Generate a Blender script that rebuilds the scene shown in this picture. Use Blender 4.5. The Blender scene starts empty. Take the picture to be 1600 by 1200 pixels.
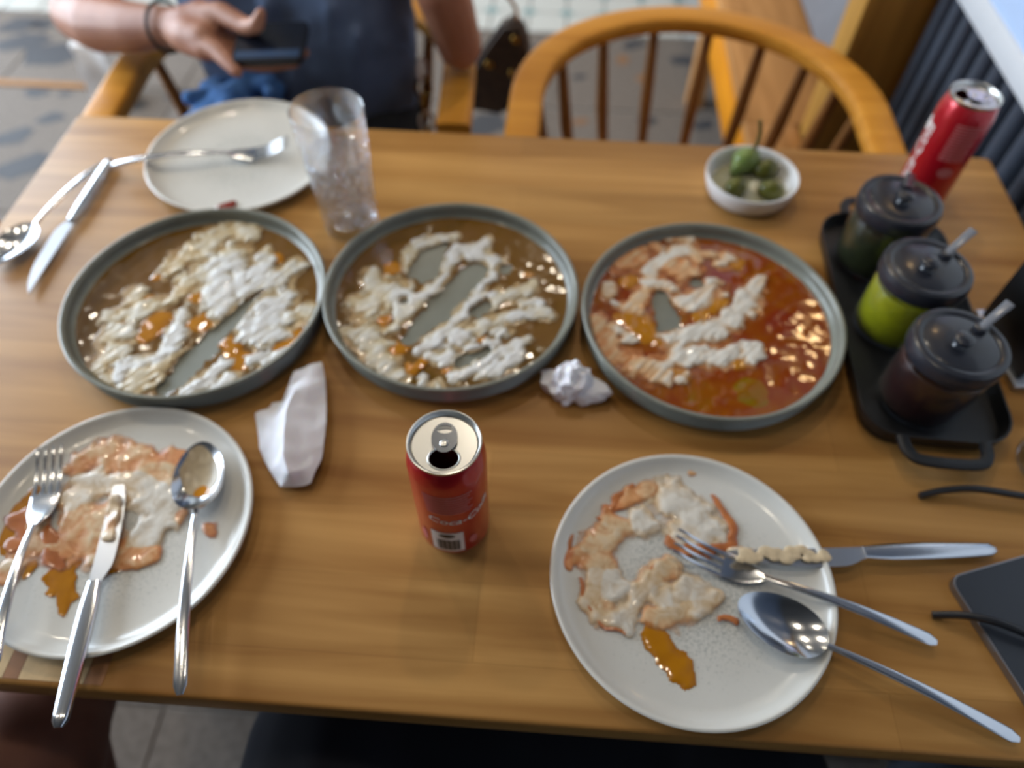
import bpy, bmesh, math, random
import numpy as np
from mathutils import Vector, Matrix, noise
from mathutils.geometry import delaunay_2d_cdt

random.seed(7)
SC = bpy.context.scene
COL = SC.collection
PI = math.pi
T = 0.75                                  # table top height above the floor

# ------------------------------------------------------------------ camera
FPX, CH = 1111.1, 0.5598                  # focal length in pixels of the 1600 wide frame, height above the table
PIT, ROL, YAW = math.radians(54.17), math.radians(0.66), math.radians(-3.40)
cF = Vector((math.sin(YAW)*math.cos(PIT), math.cos(YAW)*math.cos(PIT), -math.sin(PIT)))
_r = Vector((math.cos(YAW), -math.sin(YAW), 0)); _u = _r.cross(cF)
cR = _r*math.cos(ROL) + _u*math.sin(ROL)
cU = -_r*math.sin(ROL) + _u*math.cos(ROL)
cam = bpy.data.cameras.new('camera'); camo = bpy.data.objects.new('camera', cam); COL.objects.link(camo)
cam.sensor_width = 36; cam.lens = FPX/1600*36; cam.clip_start = .02
camo.matrix_world = Matrix((( cR.x, cU.x, -cF.x, 0), (cR.y, cU.y, -cF.y, 0), (cR.z, cU.z, -cF.z, T+CH), (0,0,0,1)))
cam.dof.use_dof = True; cam.dof.focus_distance = .42; cam.dof.aperture_fstop = 3.3
SC.camera = camo

# ------------------------------------------------------------------ world, exposure, window light
SC.view_settings.view_transform = 'Standard'; SC.view_settings.look = 'None'
SC.view_settings.gamma = 1; SC.view_settings.use_curve_mapping = False
SC.view_settings.exposure = 0.22
w = bpy.data.worlds.new('world'); SC.world = w; w.use_nodes = True
w.node_tree.nodes['Background'].inputs[0].default_value = (.62, .78, 1, 1)
w.node_tree.nodes['Background'].inputs[1].default_value = 0.9
def area(name, loc, target, sx, sy, power, col):
    l = bpy.data.lights.new(name, 'AREA'); l.shape = 'RECTANGLE'; l.size = sx; l.size_y = sy; l.energy = power; l.color = col
    o = bpy.data.objects.new(name, l); COL.objects.link(o); o.location = loc
    o.rotation_euler = (Vector(target)-Vector(loc)).to_track_quat('-Z', 'Y').to_euler()
    return o
area('window_daylight', (-3.10, 2.0, 1.55), (0, 1.9, 1.15), 3.4, 1.9, 215, (.76, .88, 1))

# ------------------------------------------------------------------ helpers
def at(u, v, z=0.0):
    """the point of the horizontal plane z (above the table top) seen at photo pixel u, v -> world coordinates"""
    d = cF + cR*((u-800)/FPX) + cU*((600-v)/FPX)
    t = (z-CH)/d.z
    return Vector((d.x*t, d.y*t, z+T))
def lin(c): return tuple((x/12.92 if x <= .04045 else ((x+.055)/1.055)**2.4) for x in (c[0]/255, c[1]/255, c[2]/255))
MATS = {}
def mat(name, rgb, rough=.5, metal=0., var=.12, scale=25., bump=0., bscale=60., coat=0., trans=0., ior=1.45, spec=.5, sss=0., stretch=(1,1,1), rgb2=None, emit=0., alpha=1.):
    m = bpy.data.materials.new(name); m.use_nodes = True; nt = m.node_tree; N = nt.nodes; L = nt.links
    b = N['Principled BSDF']
    c = lin(rgb); c2 = lin(rgb2) if rgb2 else tuple(min(1, x*(1-var)) for x in c)
    tc = N.new('ShaderNodeTexCoord'); mp = N.new('ShaderNodeMapping'); mp.inputs['Scale'].default_value = stretch
    L.new(tc.outputs['Object'], mp.inputs[0])
    nz = N.new('ShaderNodeTexNoise'); nz.inputs['Scale'].default_value = scale; nz.inputs['Detail'].default_value = 4
    L.new(mp.outputs[0], nz.inputs['Vector'])
    rp = N.new('ShaderNodeValToRGB'); rp.color_ramp.elements[0].position = .35; rp.color_ramp.elements[1].position = .65
    rp.color_ramp.elements[0].color = (*c2, 1); rp.color_ramp.elements[1].color = (*c, 1)
    L.new(nz.outputs['Fac'], rp.inputs[0]); L.new(rp.outputs[0], b.inputs['Base Color'])
    b.inputs['Roughness'].default_value = rough; b.inputs['Metallic'].default_value = metal
    b.inputs['IOR'].default_value = ior; b.inputs['Transmission Weight'].default_value = trans
    b.inputs['Coat Weight'].default_value = coat; b.inputs['Coat Roughness'].default_value = .08
    b.inputs['Specular IOR Level'].default_value = spec
    if sss: b.inputs['Subsurface Weight'].default_value = sss; b.inputs['Subsurface Radius'].default_value = (.01, .004, .002)
    if emit: b.inputs['Emission Color'].default_value = (*c, 1); b.inputs['Emission Strength'].default_value = emit
    if bump:
        bn = N.new('ShaderNodeTexNoise'); bn.inputs['Scale'].default_value = bscale; bn.inputs['Detail'].default_value = 3
        L.new(mp.outputs[0], bn.inputs['Vector'])
        bp = N.new('ShaderNodeBump'); bp.inputs['Strength'].default_value = bump; bp.inputs['Distance'].default_value = .002
        L.new(bn.outputs['Fac'], bp.inputs['Height']); L.new(bp.outputs[0], b.inputs['Normal'])
    MATS[name] = m
    return m
def wood(name, rgb_a, rgb_b, rough=.4, axis=0, staves=None, coat=0.):
    m = bpy.data.materials.new(name); m.use_nodes = True; nt = m.node_tree; N = nt.nodes; L = nt.links
    b = N['Principled BSDF']; tc = N.new('ShaderNodeTexCoord'); mp = N.new('ShaderNodeMapping')
    s = [22, 22, 22]; s[axis] = 1.6; mp.inputs['Scale'].default_value = s
    L.new(tc.outputs['Object'], mp.inputs[0])
    nz = N.new('ShaderNodeTexNoise'); nz.inputs['Scale'].default_value = 1.6; nz.inputs['Detail'].default_value = 6; nz.inputs['Distortion'].default_value = .6
    L.new(mp.outputs[0], nz.inputs['Vector'])
    rp = N.new('ShaderNodeValToRGB'); rp.color_ramp.elements[0].position = .3; rp.color_ramp.elements[1].position = .7
    rp.color_ramp.elements[0].color = (*lin(rgb_a), 1); rp.color_ramp.elements[1].color = (*lin(rgb_b), 1)
    L.new(nz.outputs['Fac'], rp.inputs[0]); out = rp.outputs[0]
    if staves:
        br = N.new('ShaderNodeTexBrick'); br.inputs['Scale'].default_value = 1; br.inputs['Brick Width'].default_value = staves[0]
        br.inputs['Row Height'].default_value = staves[1]; br.inputs['Mortar Size'].default_value = .0006; br.inputs['Mortar Smooth'].default_value = 1
        br.inputs['Color1'].default_value = (.82,.80,.78,1); br.inputs['Color2'].default_value = (1.08,1.06,1.03,1); br.inputs['Mortar'].default_value = (.72,.68,.62,1)
        L.new(tc.outputs['Object'], br.inputs['Vector'])
        mx = N.new('ShaderNodeMix'); mx.data_type = 'RGBA'; mx.blend_type = 'MULTIPLY'; mx.inputs[0].default_value = .8
        L.new(out, mx.inputs[6]); L.new(br.outputs['Color'], mx.inputs[7]); out = mx.outputs[2]
    L.new(out, b.inputs['Base Color']); b.inputs['Roughness'].default_value = rough; b.inputs['Specular IOR Level'].default_value = .13
    b.inputs['Coat Weight'].default_value = coat; b.inputs['Coat Roughness'].default_value = .25
    bp = N.new('ShaderNodeBump'); bp.inputs['Strength'].default_value = .08; bp.inputs['Distance'].default_value = .001
    L.new(nz.outputs['Fac'], bp.inputs['Height']); L.new(bp.outputs[0], b.inputs['Normal'])
    MATS[name] = m
    return m

def obj(name, verts, faces, m, parent=None, smooth=True, angle=40):
    me = bpy.data.meshes.new(name); me.from_pydata([tuple(v) for v in verts], [], [tuple(f) for f in faces]); me.update()
    return objm(name, me, m, parent, smooth, angle)
def objm(name, me, m, parent=None, smooth=True, angle=40):
    if m is not None: me.materials.append(MATS[m] if isinstance(m, str) else m)
    o = bpy.data.objects.new(name, me); COL.objects.link(o)
    if parent is not None: o.parent = parent
    if smooth and len(me.polygons):
        bm = bmesh.new(); bm.from_mesh(me)
        for f in bm.faces: f.smooth = True
        a = math.radians(angle)
        for e in bm.edges:
            if len(e.link_faces) == 2 and e.calc_face_angle(0) > a: e.smooth = False
        bm.to_mesh(me); bm.free()
    return o
def bmobj(name, bm, m, parent=None, smooth=True, angle=40):
    bmesh.ops.recalc_face_normals(bm, faces=bm.faces)
    me = bpy.data.meshes.new(name); bm.to_mesh(me); bm.free()
    return objm(name, me, m, parent, smooth, angle)
def thing(name, label, cat, loc=(0,0,0), rotz=0, group=None):
    o = bpy.data.objects.new(name, None); COL.objects.link(o); o.location = loc; o.rotation_euler = (0,0,rotz); o.empty_display_size = .05
    return tag(o, label, cat, group)
def tag(o, label, cat, group=None):
    o['label'] = label; o['category'] = cat
    if group: o['group'] = group
    return o
def struct(o, label=None, cat=None):
    o['kind'] = 'structure'
    if label: o['label'] = label
    if cat: o['category'] = cat
    return o
def copy_tree(o, parent=None):
    c = o.copy(); COL.objects.link(c); c.parent = parent
    for ch in list(o.children): copy_tree(ch, c)
    return c
def box(name, x0, x1, y0, y1, z0, z1, m, parent=None, bev=0., seg=2):
    bm = bmesh.new(); bmesh.ops.create_cube(bm, size=1)
    for v in bm.verts: v.co = Vector(((x0+x1)/2+v.co.x*(x1-x0), (y0+y1)/2+v.co.y*(y1-y0), (z0+z1)/2+v.co.z*(z1-z0)))
    if bev: bmesh.ops.bevel(bm, geom=bm.edges[:], offset=bev, segments=seg, affect='EDGES', profile=.5)
    return bmobj(name, bm, m, parent)
def lathe(name, prof, m, parent=None, n=64, closed=False, angle=40, off=(0,0,0)):
    """prof: (r, z) list, revolved round z; r = 0 ends are capped"""
    V = []; F = []; rings = []
    for r, z in prof:
        if r < 1e-6: rings.append([len(V)]); V.append((off[0], off[1], off[2]+z))
        else:
            rings.append(list(range(len(V), len(V)+n)))
            V += [(off[0]+r*math.cos(2*PI*i/n), off[1]+r*math.sin(2*PI*i/n), off[2]+z) for i in range(n)]
    pairs = list(zip(rings[:-1], rings[1:]))
    if closed: pairs.append((rings[-1], rings[0]))
    for a, b in pairs:
        for i in range(n):
            j = (i+1) % n
            if len(a) == 1 and len(b) == 1: continue
            if len(a) == 1: F.append((a[0], b[j], b[i]))
            elif len(b) == 1: F.append((a[i], a[j], b[0]))
            else: F.append((a[i], a[j], b[j], b[i]))
    me = bpy.data.meshes.new(name); me.from_pydata(V, [], F); me.update()
    bm = bmesh.new(); bm.from_mesh(me); bmesh.ops.recalc_face_normals(bm, faces=bm.faces); bm.to_mesh(me); bm.free()
    return objm(name, me, m, parent, True, angle)
def sweep(name, pts, sect, m, parent=None, up=(0,0,1), caps=True, angle=50, ret=False):
    """sweep a closed section along pts; sect(i, t) -> list of (side, up) offsets; side = tangent x up"""
    pts = [Vector(p) for p in pts]; n = len(pts); V = []; F = []; k = None
    for i, p in enumerate(pts):
        tg = (pts[min(i+1, n-1)]-pts[max(i-1, 0)]).normalized()
        sd = tg.cross(Vector(up)); sd = sd.normalized() if sd.length > 1e-6 else Vector((1,0,0)); u2 = sd.cross(tg).normalized()
        s = sect(i, i/(n-1)); k = len(s)
        V += [p+sd*a+u2*b for a, b in s]
    for i in range(n-1):
        for j in range(k):
            q = (j+1) % k
            F.append((i*k+j, i*k+q, (i+1)*k+q, (i+1)*k+j))
    if caps: F.append(tuple(range(k-1, -1, -1))); F.append(tuple(range((n-1)*k, n*k)))
    if ret: return V, F
    bm = bmesh.new(); vs = [bm.verts.new(v) for v in V]
    for f in F: bm.faces.new([vs[a] for a in f])
    return bmobj(name, bm, m, parent, True, angle)
def ell(a, b, n=12, p=2.0):
    out = []
    for i in range(n):
        t = 2*PI*i/n; c, s = math.cos(t), math.sin(t)
        out.append((a*math.copysign(abs(c)**(2/p), c), b*math.copysign(abs(s)**(2/p), s)))
    return out
def tube(name, pts, r, m, parent=None, n=10, up=(0,0,1)):
    rr = r if callable(r) else (lambda t: r)
    return sweep(name, pts, lambda i, t: ell(rr(t), rr(t), n), m, parent, up)
def bez(ps, n):
    """Catmull-Rom through ps"""
    ps = [Vector(p) for p in ps]; q = [ps[0]*2-ps[1]]+ps+[ps[-1]*2-ps[-2]]; out = []
    for i in range(1, len(q)-2):
        for k in range(n):
            t = k/n; a, b, c, d = q[i-1], q[i], q[i+1], q[i+2]
            out.append(.5*((2*b)+(c-a)*t+(2*a-5*b+4*c-d)*t*t+(3*b-a-3*c+d)*t*t*t))
    out.append(ps[-1]); return out
def prism(name, loops, z0, z1, m, parent=None, smooth=False):
    """flat plate with outline loops[0] and holes loops[1:], extruded from z0 to z1"""
    pts = []; edges = []
    for lp in loops:
        s = len(pts); pts += [Vector((p[0], p[1])) for p in lp]; edges += [(s+i, s+(i+1) % len(lp)) for i in range(len(lp))]
    v2, e2, f2, _, _, _ = delaunay_2d_cdt(pts, edges, [], 1 if len(loops) == 1 else 2, 1e-7)
    if len(loops) > 1:                        # drop the triangles inside holes
        def inside(p, lp):
            c = False; j = len(lp)-1
            for i in range(len(lp)):
                if (lp[i][1] > p.y) != (lp[j][1] > p.y) and p.x < (lp[j][0]-lp[i][0])*(p.y-lp[i][1])/(lp[j][1]-lp[i][1])+lp[i][0]: c = not c
                j = i
            return c
        f2 = [f for f in f2 if inside(sum((v2[i] for i in f), Vector((0,0)))/len(f), loops[0]) and not any(inside(sum((v2[i] for i in f), Vector((0,0)))/len(f), h) for h in loops[1:])]
    bm = bmesh.new(); vs = [bm.verts.new((v.x, v.y, z0)) for v in v2]
    for f in f2: bm.faces.new([vs[i] for i in f])
    bmesh.ops.recalc_face_normals(bm, faces=bm.faces)
    if z1 != z0:
        r = bmesh.ops.extrude_face_region(bm, geom=bm.faces[:])
        for g in r['geom']:
            if isinstance(g, bmesh.types.BMVert): g.co.z = z1
    return bmobj(name, bm, m, parent, smooth)
def bake_remesh(name, V, F, voxel, smooth_it, m, parent=None):
    me = bpy.data.meshes.new(name); me.from_pydata([tuple(v) for v in V], [], F); me.update()
    tmp = bpy.data.objects.new('tmp', me); COL.objects.link(tmp)
    r = tmp.modifiers.new('r', 'REMESH'); r.mode = 'VOXEL'; r.voxel_size = voxel
    s = tmp.modifiers.new('s', 'SMOOTH'); s.iterations = smooth_it; s.factor = .5
    dg = bpy.context.evaluated_depsgraph_get(); me2 = bpy.data.meshes.new_from_object(tmp.evaluated_get(dg))
    bpy.data.objects.remove(tmp); me2.name = name
    return objm(name, me2, m, parent, True, 180)
class Blob:                                   # closed capsules and balls that a voxel remesh melts into one skin
    def __init__(s): s.V = []; s.F = []
    def ball(s, c, r, sc=(1,1,1), rot=None, n=14):
        b = len(s.V); c = Vector(c); k = n//2
        M = rot or Matrix.Identity(3)
        def add(v): s.V.append(c+M @ Vector((v[0]*sc[0]*r, v[1]*sc[1]*r, v[2]*sc[2]*r)))
        add((0,0,1))
        for i in range(1, k):
            for j in range(n): add((math.sin(PI*i/k)*math.cos(2*PI*j/n), math.sin(PI*i/k)*math.sin(2*PI*j/n), math.cos(PI*i/k)))
        add((0,0,-1)); e = len(s.V)-1
        for j in range(n):
            q = (j+1) % n
            s.F.append((b, b+1+j, b+1+q)); s.F.append((e, e-n+q, e-n+j))
            for i in range(k-2): s.F.append((b+1+i*n+j, b+1+(i+1)*n+j, b+1+(i+1)*n+q, b+1+i*n+q))
    def limb(s, pts, n=14):
        """pts: (x, y, z, r[, flatten]) - tapered chain with round ends"""
        P = [Vector(p[:3]) for p in pts]; R = [p[3] for p in pts]
        path = []; rad = []
        for i in range(len(P)-1):
            for k in range(8):
                t = k/8; path.append(P[i].lerp(P[i+1], t)); rad.append(R[i]*(1-t)+R[i+1]*t)
        path.append(P[-1]); rad.append(R[-1])
        b = len(s.V); V, F = sweep('', path, lambda i, t: ell(rad[i], rad[i], n), None, up=(.13,.31,.94), ret=True)
        s.V += V; s.F += [tuple(b+a for a in f) for f in F]
        for p, r in zip(P, R): s.ball(p, r*.995, n=n)

# ------------------------------------------------------------------ materials
wood('table_wood', (138, 95, 47), (181, 137, 80), .38, 0, (.62, .062), .0)
wood('chair_wood', (182, 120, 40), (208, 146, 58), .38, 0)
wood('spindle_wood', (120, 80, 44), (150, 104, 58), .5, 2)
wood('honey_wood', (178, 108, 10), (206, 132, 20), .45, 1)
wood('tan_wood', (150, 104, 58), (182, 132, 80), .5, 1)
wood('post_wood', (150, 108, 50), (178, 132, 62), .5, 2)
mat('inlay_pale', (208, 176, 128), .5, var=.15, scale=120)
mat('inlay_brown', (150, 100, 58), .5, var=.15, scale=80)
mat('stoneware', (122, 124, 114), .35, var=.12, scale=40, coat=.3)
mat('plaster', (214, 212, 206), .9, var=.04, scale=4)
mat('plaster_grey', (150, 152, 158), .9, var=.06, scale=6)
mat('ceiling_paint', (84, 82, 80), .95, var=.03)
mat('steel', (205, 208, 214), .16, 1., var=.06, scale=30)
mat('steel_satin', (188, 192, 200), .3, 1., var=.06, scale=30)
mat('aluminium', (206, 206, 204), .3, 1., var=.05)
mat('can_red', (178, 20, 34), .28, .35, var=.06, coat=.4)
mat('print_white', (222, 212, 208), .5, var=.06)
mat('print_pale', (190, 104, 102), .5, var=.06)
mat('print_dark', (44, 38, 36), .5, var=.1)
mat('black_plastic', (30, 31, 35), .32, var=.15, scale=60)
mat('black_metal', (22, 23, 26), .42, var=.2, scale=60)
mat('lid_black', (36, 38, 46), .3, var=.15, scale=40, coat=.2)
mat('pesto', (34, 40, 10), .6, var=.4, scale=120)
mat('lime_sauce', (140, 142, 10), .5, var=.18, scale=90)
mat('chili_sauce', (38, 9, 7), .5, var=.4, scale=120)
mat('tissue', (226, 226, 234), .9, var=.04, scale=50, bump=.25, bscale=160, sss=.15)
mat('white_china', (222, 222, 224), .25, var=.04, coat=.3)
mat('olive', (98, 96, 28), .3, var=.25, scale=80, rgb2=(70, 74, 20))
mat('pepper_green', (112, 132, 66), .3, var=.2, scale=60)
mat('pepper_stem', (92, 80, 26), .5, var=.2, scale=60)
mat('morsel', (214, 208, 184), .4, var=.1)
mat('slat_blue', (58, 66, 80), .5, var=.12, scale=12)
mat('dado_dark', (26, 29, 36), .7)
mat('ledge_white', (204, 208, 214), .6, var=.03)
mat('paper_blue', (176, 200, 236), .7, var=.03)
mat('paper_pink', (206, 196, 216), .7, var=.03)
mat('paper_green', (120, 178, 132), .7, var=.06)
mat('skin', (172, 122, 98), .5, var=.10, scale=18, sss=.15, rgb2=(156, 104, 82))
mat('skin_dark', (140, 92, 74), .55, var=.12, scale=14, rgb2=(120, 76, 60))
mat('navy_cloth', (96, 114, 146), .9, var=.25, scale=14, bump=.3, bscale=30)
mat('dark_cloth', (30, 34, 42), .95, var=.2, scale=14, bump=.3, bscale=30)
mat('black_cloth', (22, 24, 34), .95, var=.25, scale=14)
mat('denim_light', (84, 132, 196), .9, var=.3, scale=60, bump=.3)
mat('hair', (34, 26, 22), .6, var=.3, scale=90, stretch=(1,1,.2))
mat('eye_white', (220, 216, 210), .3)
mat('lip', (150, 84, 76), .5)
mat('cord_black', (20, 20, 24), .6)
mat('phone_black', (26, 28, 34), .22, var=.1)
mat('phone_screen', (22, 27, 38), .25, var=.1)
mat('phone_glow', (40, 62, 92), .3, emit=.05)
mat('phone_frame', (150, 148, 150), .3, .9)
mat('phone_back', (38, 42, 50), .35, var=.08)
mat('bag_brown', (66, 50, 38), .6, var=.3, scale=70, rgb2=(46, 34, 26))
mat('gold', (196, 156, 78), .25, 1.)
mat('paper_white', (224, 224, 226), .8, var=.05, bump=.3, bscale=30)
mat('terrazzo', (112, 103, 96), .75, var=.1, scale=70, spec=.25, rgb2=(97, 89, 82))
mat('terrazzo_pale', (118, 111, 106), .75, var=.1, scale=60, spec=.25, rgb2=(103, 96, 91))
mat('grout', (120, 114, 108), .9)
mat('chip_dark', (58, 58, 62), .7, var=.2, scale=30)
mat('chip_grey', (78, 78, 80), .7, var=.2, scale=30)
mat('chip_tan', (124, 90, 62), .7, var=.15, scale=30)
mat('brass', (138, 92, 38), .6, .2)
mat('tile_white', (184, 184, 178), .4, var=.05)
mat('tile_teal', (126, 150, 150), .4, var=.15, scale=60)
mat('cushion_grey', (112, 112, 116), .9, var=.1)
mat('lamp_shade', (236, 226, 204), .8)
mat('lamp_glow', (255, 222, 170), .5, emit=26)
mat('down_glow', (255, 226, 180), .5, emit=22)
mat('frame_dark', (50, 50, 54), .5)
def clear_glass(name, rough=.02, tint=(1,1,1), bump=0., base=.045, refr=0.):
    m = bpy.data.materials.new(name); m.use_nodes = True; nt = m.node_tree; N = nt.nodes; L = nt.links
    N.remove(N['Principled BSDF']); out = N['Material Output']
    tr = N.new('ShaderNodeBsdfTransparent'); tr.inputs[0].default_value = (*tint, 1)
    gl = N.new('ShaderNodeBsdfGlossy'); gl.inputs['Roughness'].default_value = rough; gl.inputs[0].default_value = (.9,.95,1,1)
    fr = N.new('ShaderNodeLayerWeight'); fr.inputs[0].default_value = .5
    pw = N.new('ShaderNodeMath'); pw.operation = 'POWER'; pw.inputs[1].default_value = 3.5; L.new(fr.outputs['Facing'], pw.inputs[0])
    ml = N.new('ShaderNodeMath'); ml.operation = 'MULTIPLY_ADD'; ml.inputs[1].default_value = .75; ml.inputs[2].default_value = base; L.new(pw.outputs[0], ml.inputs[0])
    mx = N.new('ShaderNodeMixShader'); L.new(ml.outputs[0], mx.inputs[0]); L.new(tr.outputs[0], mx.inputs[1]); L.new(gl.outputs[0], mx.inputs[2])
    last = mx.outputs[0]; gg = None
    if refr:
        gg = N.new('ShaderNodeBsdfGlass'); gg.inputs['Roughness'].default_value = .01; gg.inputs['IOR'].default_value = 1.48; gg.inputs[0].default_value = (.95,.97,1,1)
        m3 = N.new('ShaderNodeMixShader'); m3.inputs[0].default_value = refr; L.new(last, m3.inputs[1]); L.new(gg.outputs[0], m3.inputs[2]); last = m3.outputs[0]
    L.new(last, out.inputs[0])
    if bump:
        tc = N.new('ShaderNodeTexCoord'); vz = N.new('ShaderNodeTexVoronoi'); vz.feature = 'DISTANCE_TO_EDGE'; vz.inputs['Scale'].default_value = 120
        L.new(tc.outputs['Object'], vz.inputs['Vector'])
        bp = N.new('ShaderNodeBump'); bp.inputs['Strength'].default_value = bump; bp.inputs['Distance'].default_value = .003
        L.new(vz.outputs['Distance'], bp.inputs['Height']); L.new(bp.outputs[0], gl.inputs['Normal']); L.new(bp.outputs[0], fr.inputs['Normal'])
        if gg: L.new(bp.outputs[0], gg.inputs['Normal'])
    MATS[name] = m
clear_glass('pane_glass'); clear_glass('jar_glass', .03, base=.025); clear_glass('tumbler_upper', .02, (.97,.98,1), 0., .07, .12); clear_glass('tumbler_relief', .10, (.95,.97,1), .9, .20, .22)
def plate_mat():
    m = mat('plate_glaze', (208, 206, 200), .28, var=.04, coat=.35); nt = m.node_tree; N = nt.nodes; L = nt.links; b = N['Principled BSDF']
    tc = N['Texture Coordinate']; src = b.inputs['Base Color'].links[0].from_socket
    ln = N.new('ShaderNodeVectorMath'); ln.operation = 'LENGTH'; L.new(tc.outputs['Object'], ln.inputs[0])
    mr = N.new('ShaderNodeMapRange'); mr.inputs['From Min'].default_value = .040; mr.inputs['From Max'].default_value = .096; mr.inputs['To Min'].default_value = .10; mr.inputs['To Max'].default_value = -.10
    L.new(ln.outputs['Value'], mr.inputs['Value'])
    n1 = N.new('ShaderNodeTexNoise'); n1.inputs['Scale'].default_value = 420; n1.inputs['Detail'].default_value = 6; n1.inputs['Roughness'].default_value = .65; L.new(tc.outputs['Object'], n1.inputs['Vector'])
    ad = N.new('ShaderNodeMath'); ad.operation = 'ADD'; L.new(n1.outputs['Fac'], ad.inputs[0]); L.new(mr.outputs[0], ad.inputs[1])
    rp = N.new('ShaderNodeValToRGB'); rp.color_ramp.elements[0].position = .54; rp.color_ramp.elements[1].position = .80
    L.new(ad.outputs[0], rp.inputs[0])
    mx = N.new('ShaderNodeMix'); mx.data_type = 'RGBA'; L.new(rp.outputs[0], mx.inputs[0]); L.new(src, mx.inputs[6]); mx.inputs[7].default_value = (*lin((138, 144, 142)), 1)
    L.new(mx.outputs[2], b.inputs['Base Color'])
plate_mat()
def food_mat(name, stops, rough, coat, var=.25, nscale=60, bump=.25, a0=1., a1=1.):
    """colour follows the food's own make-up: attribute 'mix' 0..1 along the stops"""
    m = bpy.data.materials.new(name); m.use_nodes = True; nt = m.node_tree; N = nt.nodes; L = nt.links; b = N['Principled BSDF']
    a = N.new('ShaderNodeAttribute'); a.attribute_name = 'mix'
    tc = N.new('ShaderNodeTexCoord'); nz = N.new('ShaderNodeTexNoise'); nz.inputs['Scale'].default_value = nscale; nz.inputs['Detail'].default_value = 4; nz.inputs['Distortion'].default_value = 1.
    L.new(tc.outputs['Object'], nz.inputs['Vector'])
    ma = N.new('ShaderNodeMath'); ma.operation = 'MULTIPLY_ADD'; ma.inputs[1].default_value = var*2; L.new(nz.outputs['Fac'], ma.inputs[0])
    sb = N.new('ShaderNodeMath'); sb.operation = 'SUBTRACT'; sb.inputs[1].default_value = var; L.new(a.outputs['Fac'], sb.inputs[0]); L.new(sb.outputs[0], ma.inputs[2])
    rp = N.new('ShaderNodeValToRGB'); el = rp.color_ramp.elements
    while len(el) < len(stops): el.new(.5)
    for e, (p, c) in zip(el, stops): e.position = p; e.color = (*lin(c), 1)
    L.new(ma.outputs[0], rp.inputs[0]); L.new(rp.outputs[0], b.inputs['Base Color'])
    b.inputs['Roughness'].default_value = rough; b.inputs['Coat Weight'].default_value = coat; b.inputs['Coat Roughness'].default_value = .04
    if bump:
        bp = N.new('ShaderNodeBump'); bp.inputs['Strength'].default_value = bump; bp.inputs['Distance'].default_value = .002
        L.new(nz.outputs['Fac'], bp.inputs['Height']); L.new(bp.outputs[0], b.inputs['Normal'])
    if a0 < 1 or a1 < 1:                        # thin spread lets what lies below show through
        tk = N.new('ShaderNodeAttribute'); tk.attribute_name = 'thick'
        mr = N.new('ShaderNodeMapRange'); mr.inputs['To Min'].default_value = a0; mr.inputs['To Max'].default_value = a1
        L.new(tk.outputs['Fac'], mr.inputs['Value'])
        m2 = N.new('ShaderNodeMath'); m2.operation = 'MULTIPLY_ADD'; m2.inputs[1].default_value = .9; L.new(nz.outputs['Fac'], m2.inputs[0])
        s2 = N.new('ShaderNodeMath'); s2.operation = 'SUBTRACT'; s2.inputs[1].default_value = .45; L.new(mr.outputs[0], s2.inputs[0]); L.new(s2.outputs[0], m2.inputs[2])
        m2.use_clamp = True; L.new(m2.outputs[0], b.inputs['Alpha'])
    MATS[name] = m
food_mat('pool_olive', [(0, (96, 66, 4)), (.35, (108, 74, 14)), (.65, (112, 78, 34)), (1, (124, 90, 48))], .12, .6, .2, 22, .05)
food_mat('pool_red', [(0, (120, 98, 4)), (.3, (138, 74, 4)), (.6, (128, 50, 8)), (1, (122, 30, 14))], .12, .6, .3, 26, .08)
food_mat('amber_oil', [(0, (150, 90, 4)), (1, (186, 122, 6))], .12, .6, .3, 50, .1)
food_mat('yogurt', [(0, (160, 116, 50)), (.25, (182, 154, 104)), (.5, (190, 176, 146)), (.8, (198, 194, 184)), (1, (206, 206, 206))], .4, .35, .22, 110, .5, .25, 1.15)
food_mat('yogurt_film', [(0, (150, 108, 50)), (.5, (172, 146, 104)), (1, (190, 184, 166))], .3, .4, .3, 60, .2, .1, 1.)
food_mat('yogurt_peach_film', [(0, (158, 76, 20)), (.5, (190, 122, 66)), (1, (204, 170, 134))], .3, .4, .3, 60, .2, .0, .75)
food_mat('yogurt_peach', [(0, (164, 78, 16)), (.3, (188, 122, 64)), (.6, (198, 164, 124)), (1, (206, 202, 194))], .4, .35, .22, 90, .4, .25, 1.15)
food_mat('residue_peach', [(0, (186, 92, 22)), (.3, (204, 140, 84)), (.6, (206, 178, 140)), (1, (208, 202, 192))], .35, .4, .4, 95, .4, .1, .95)

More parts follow.
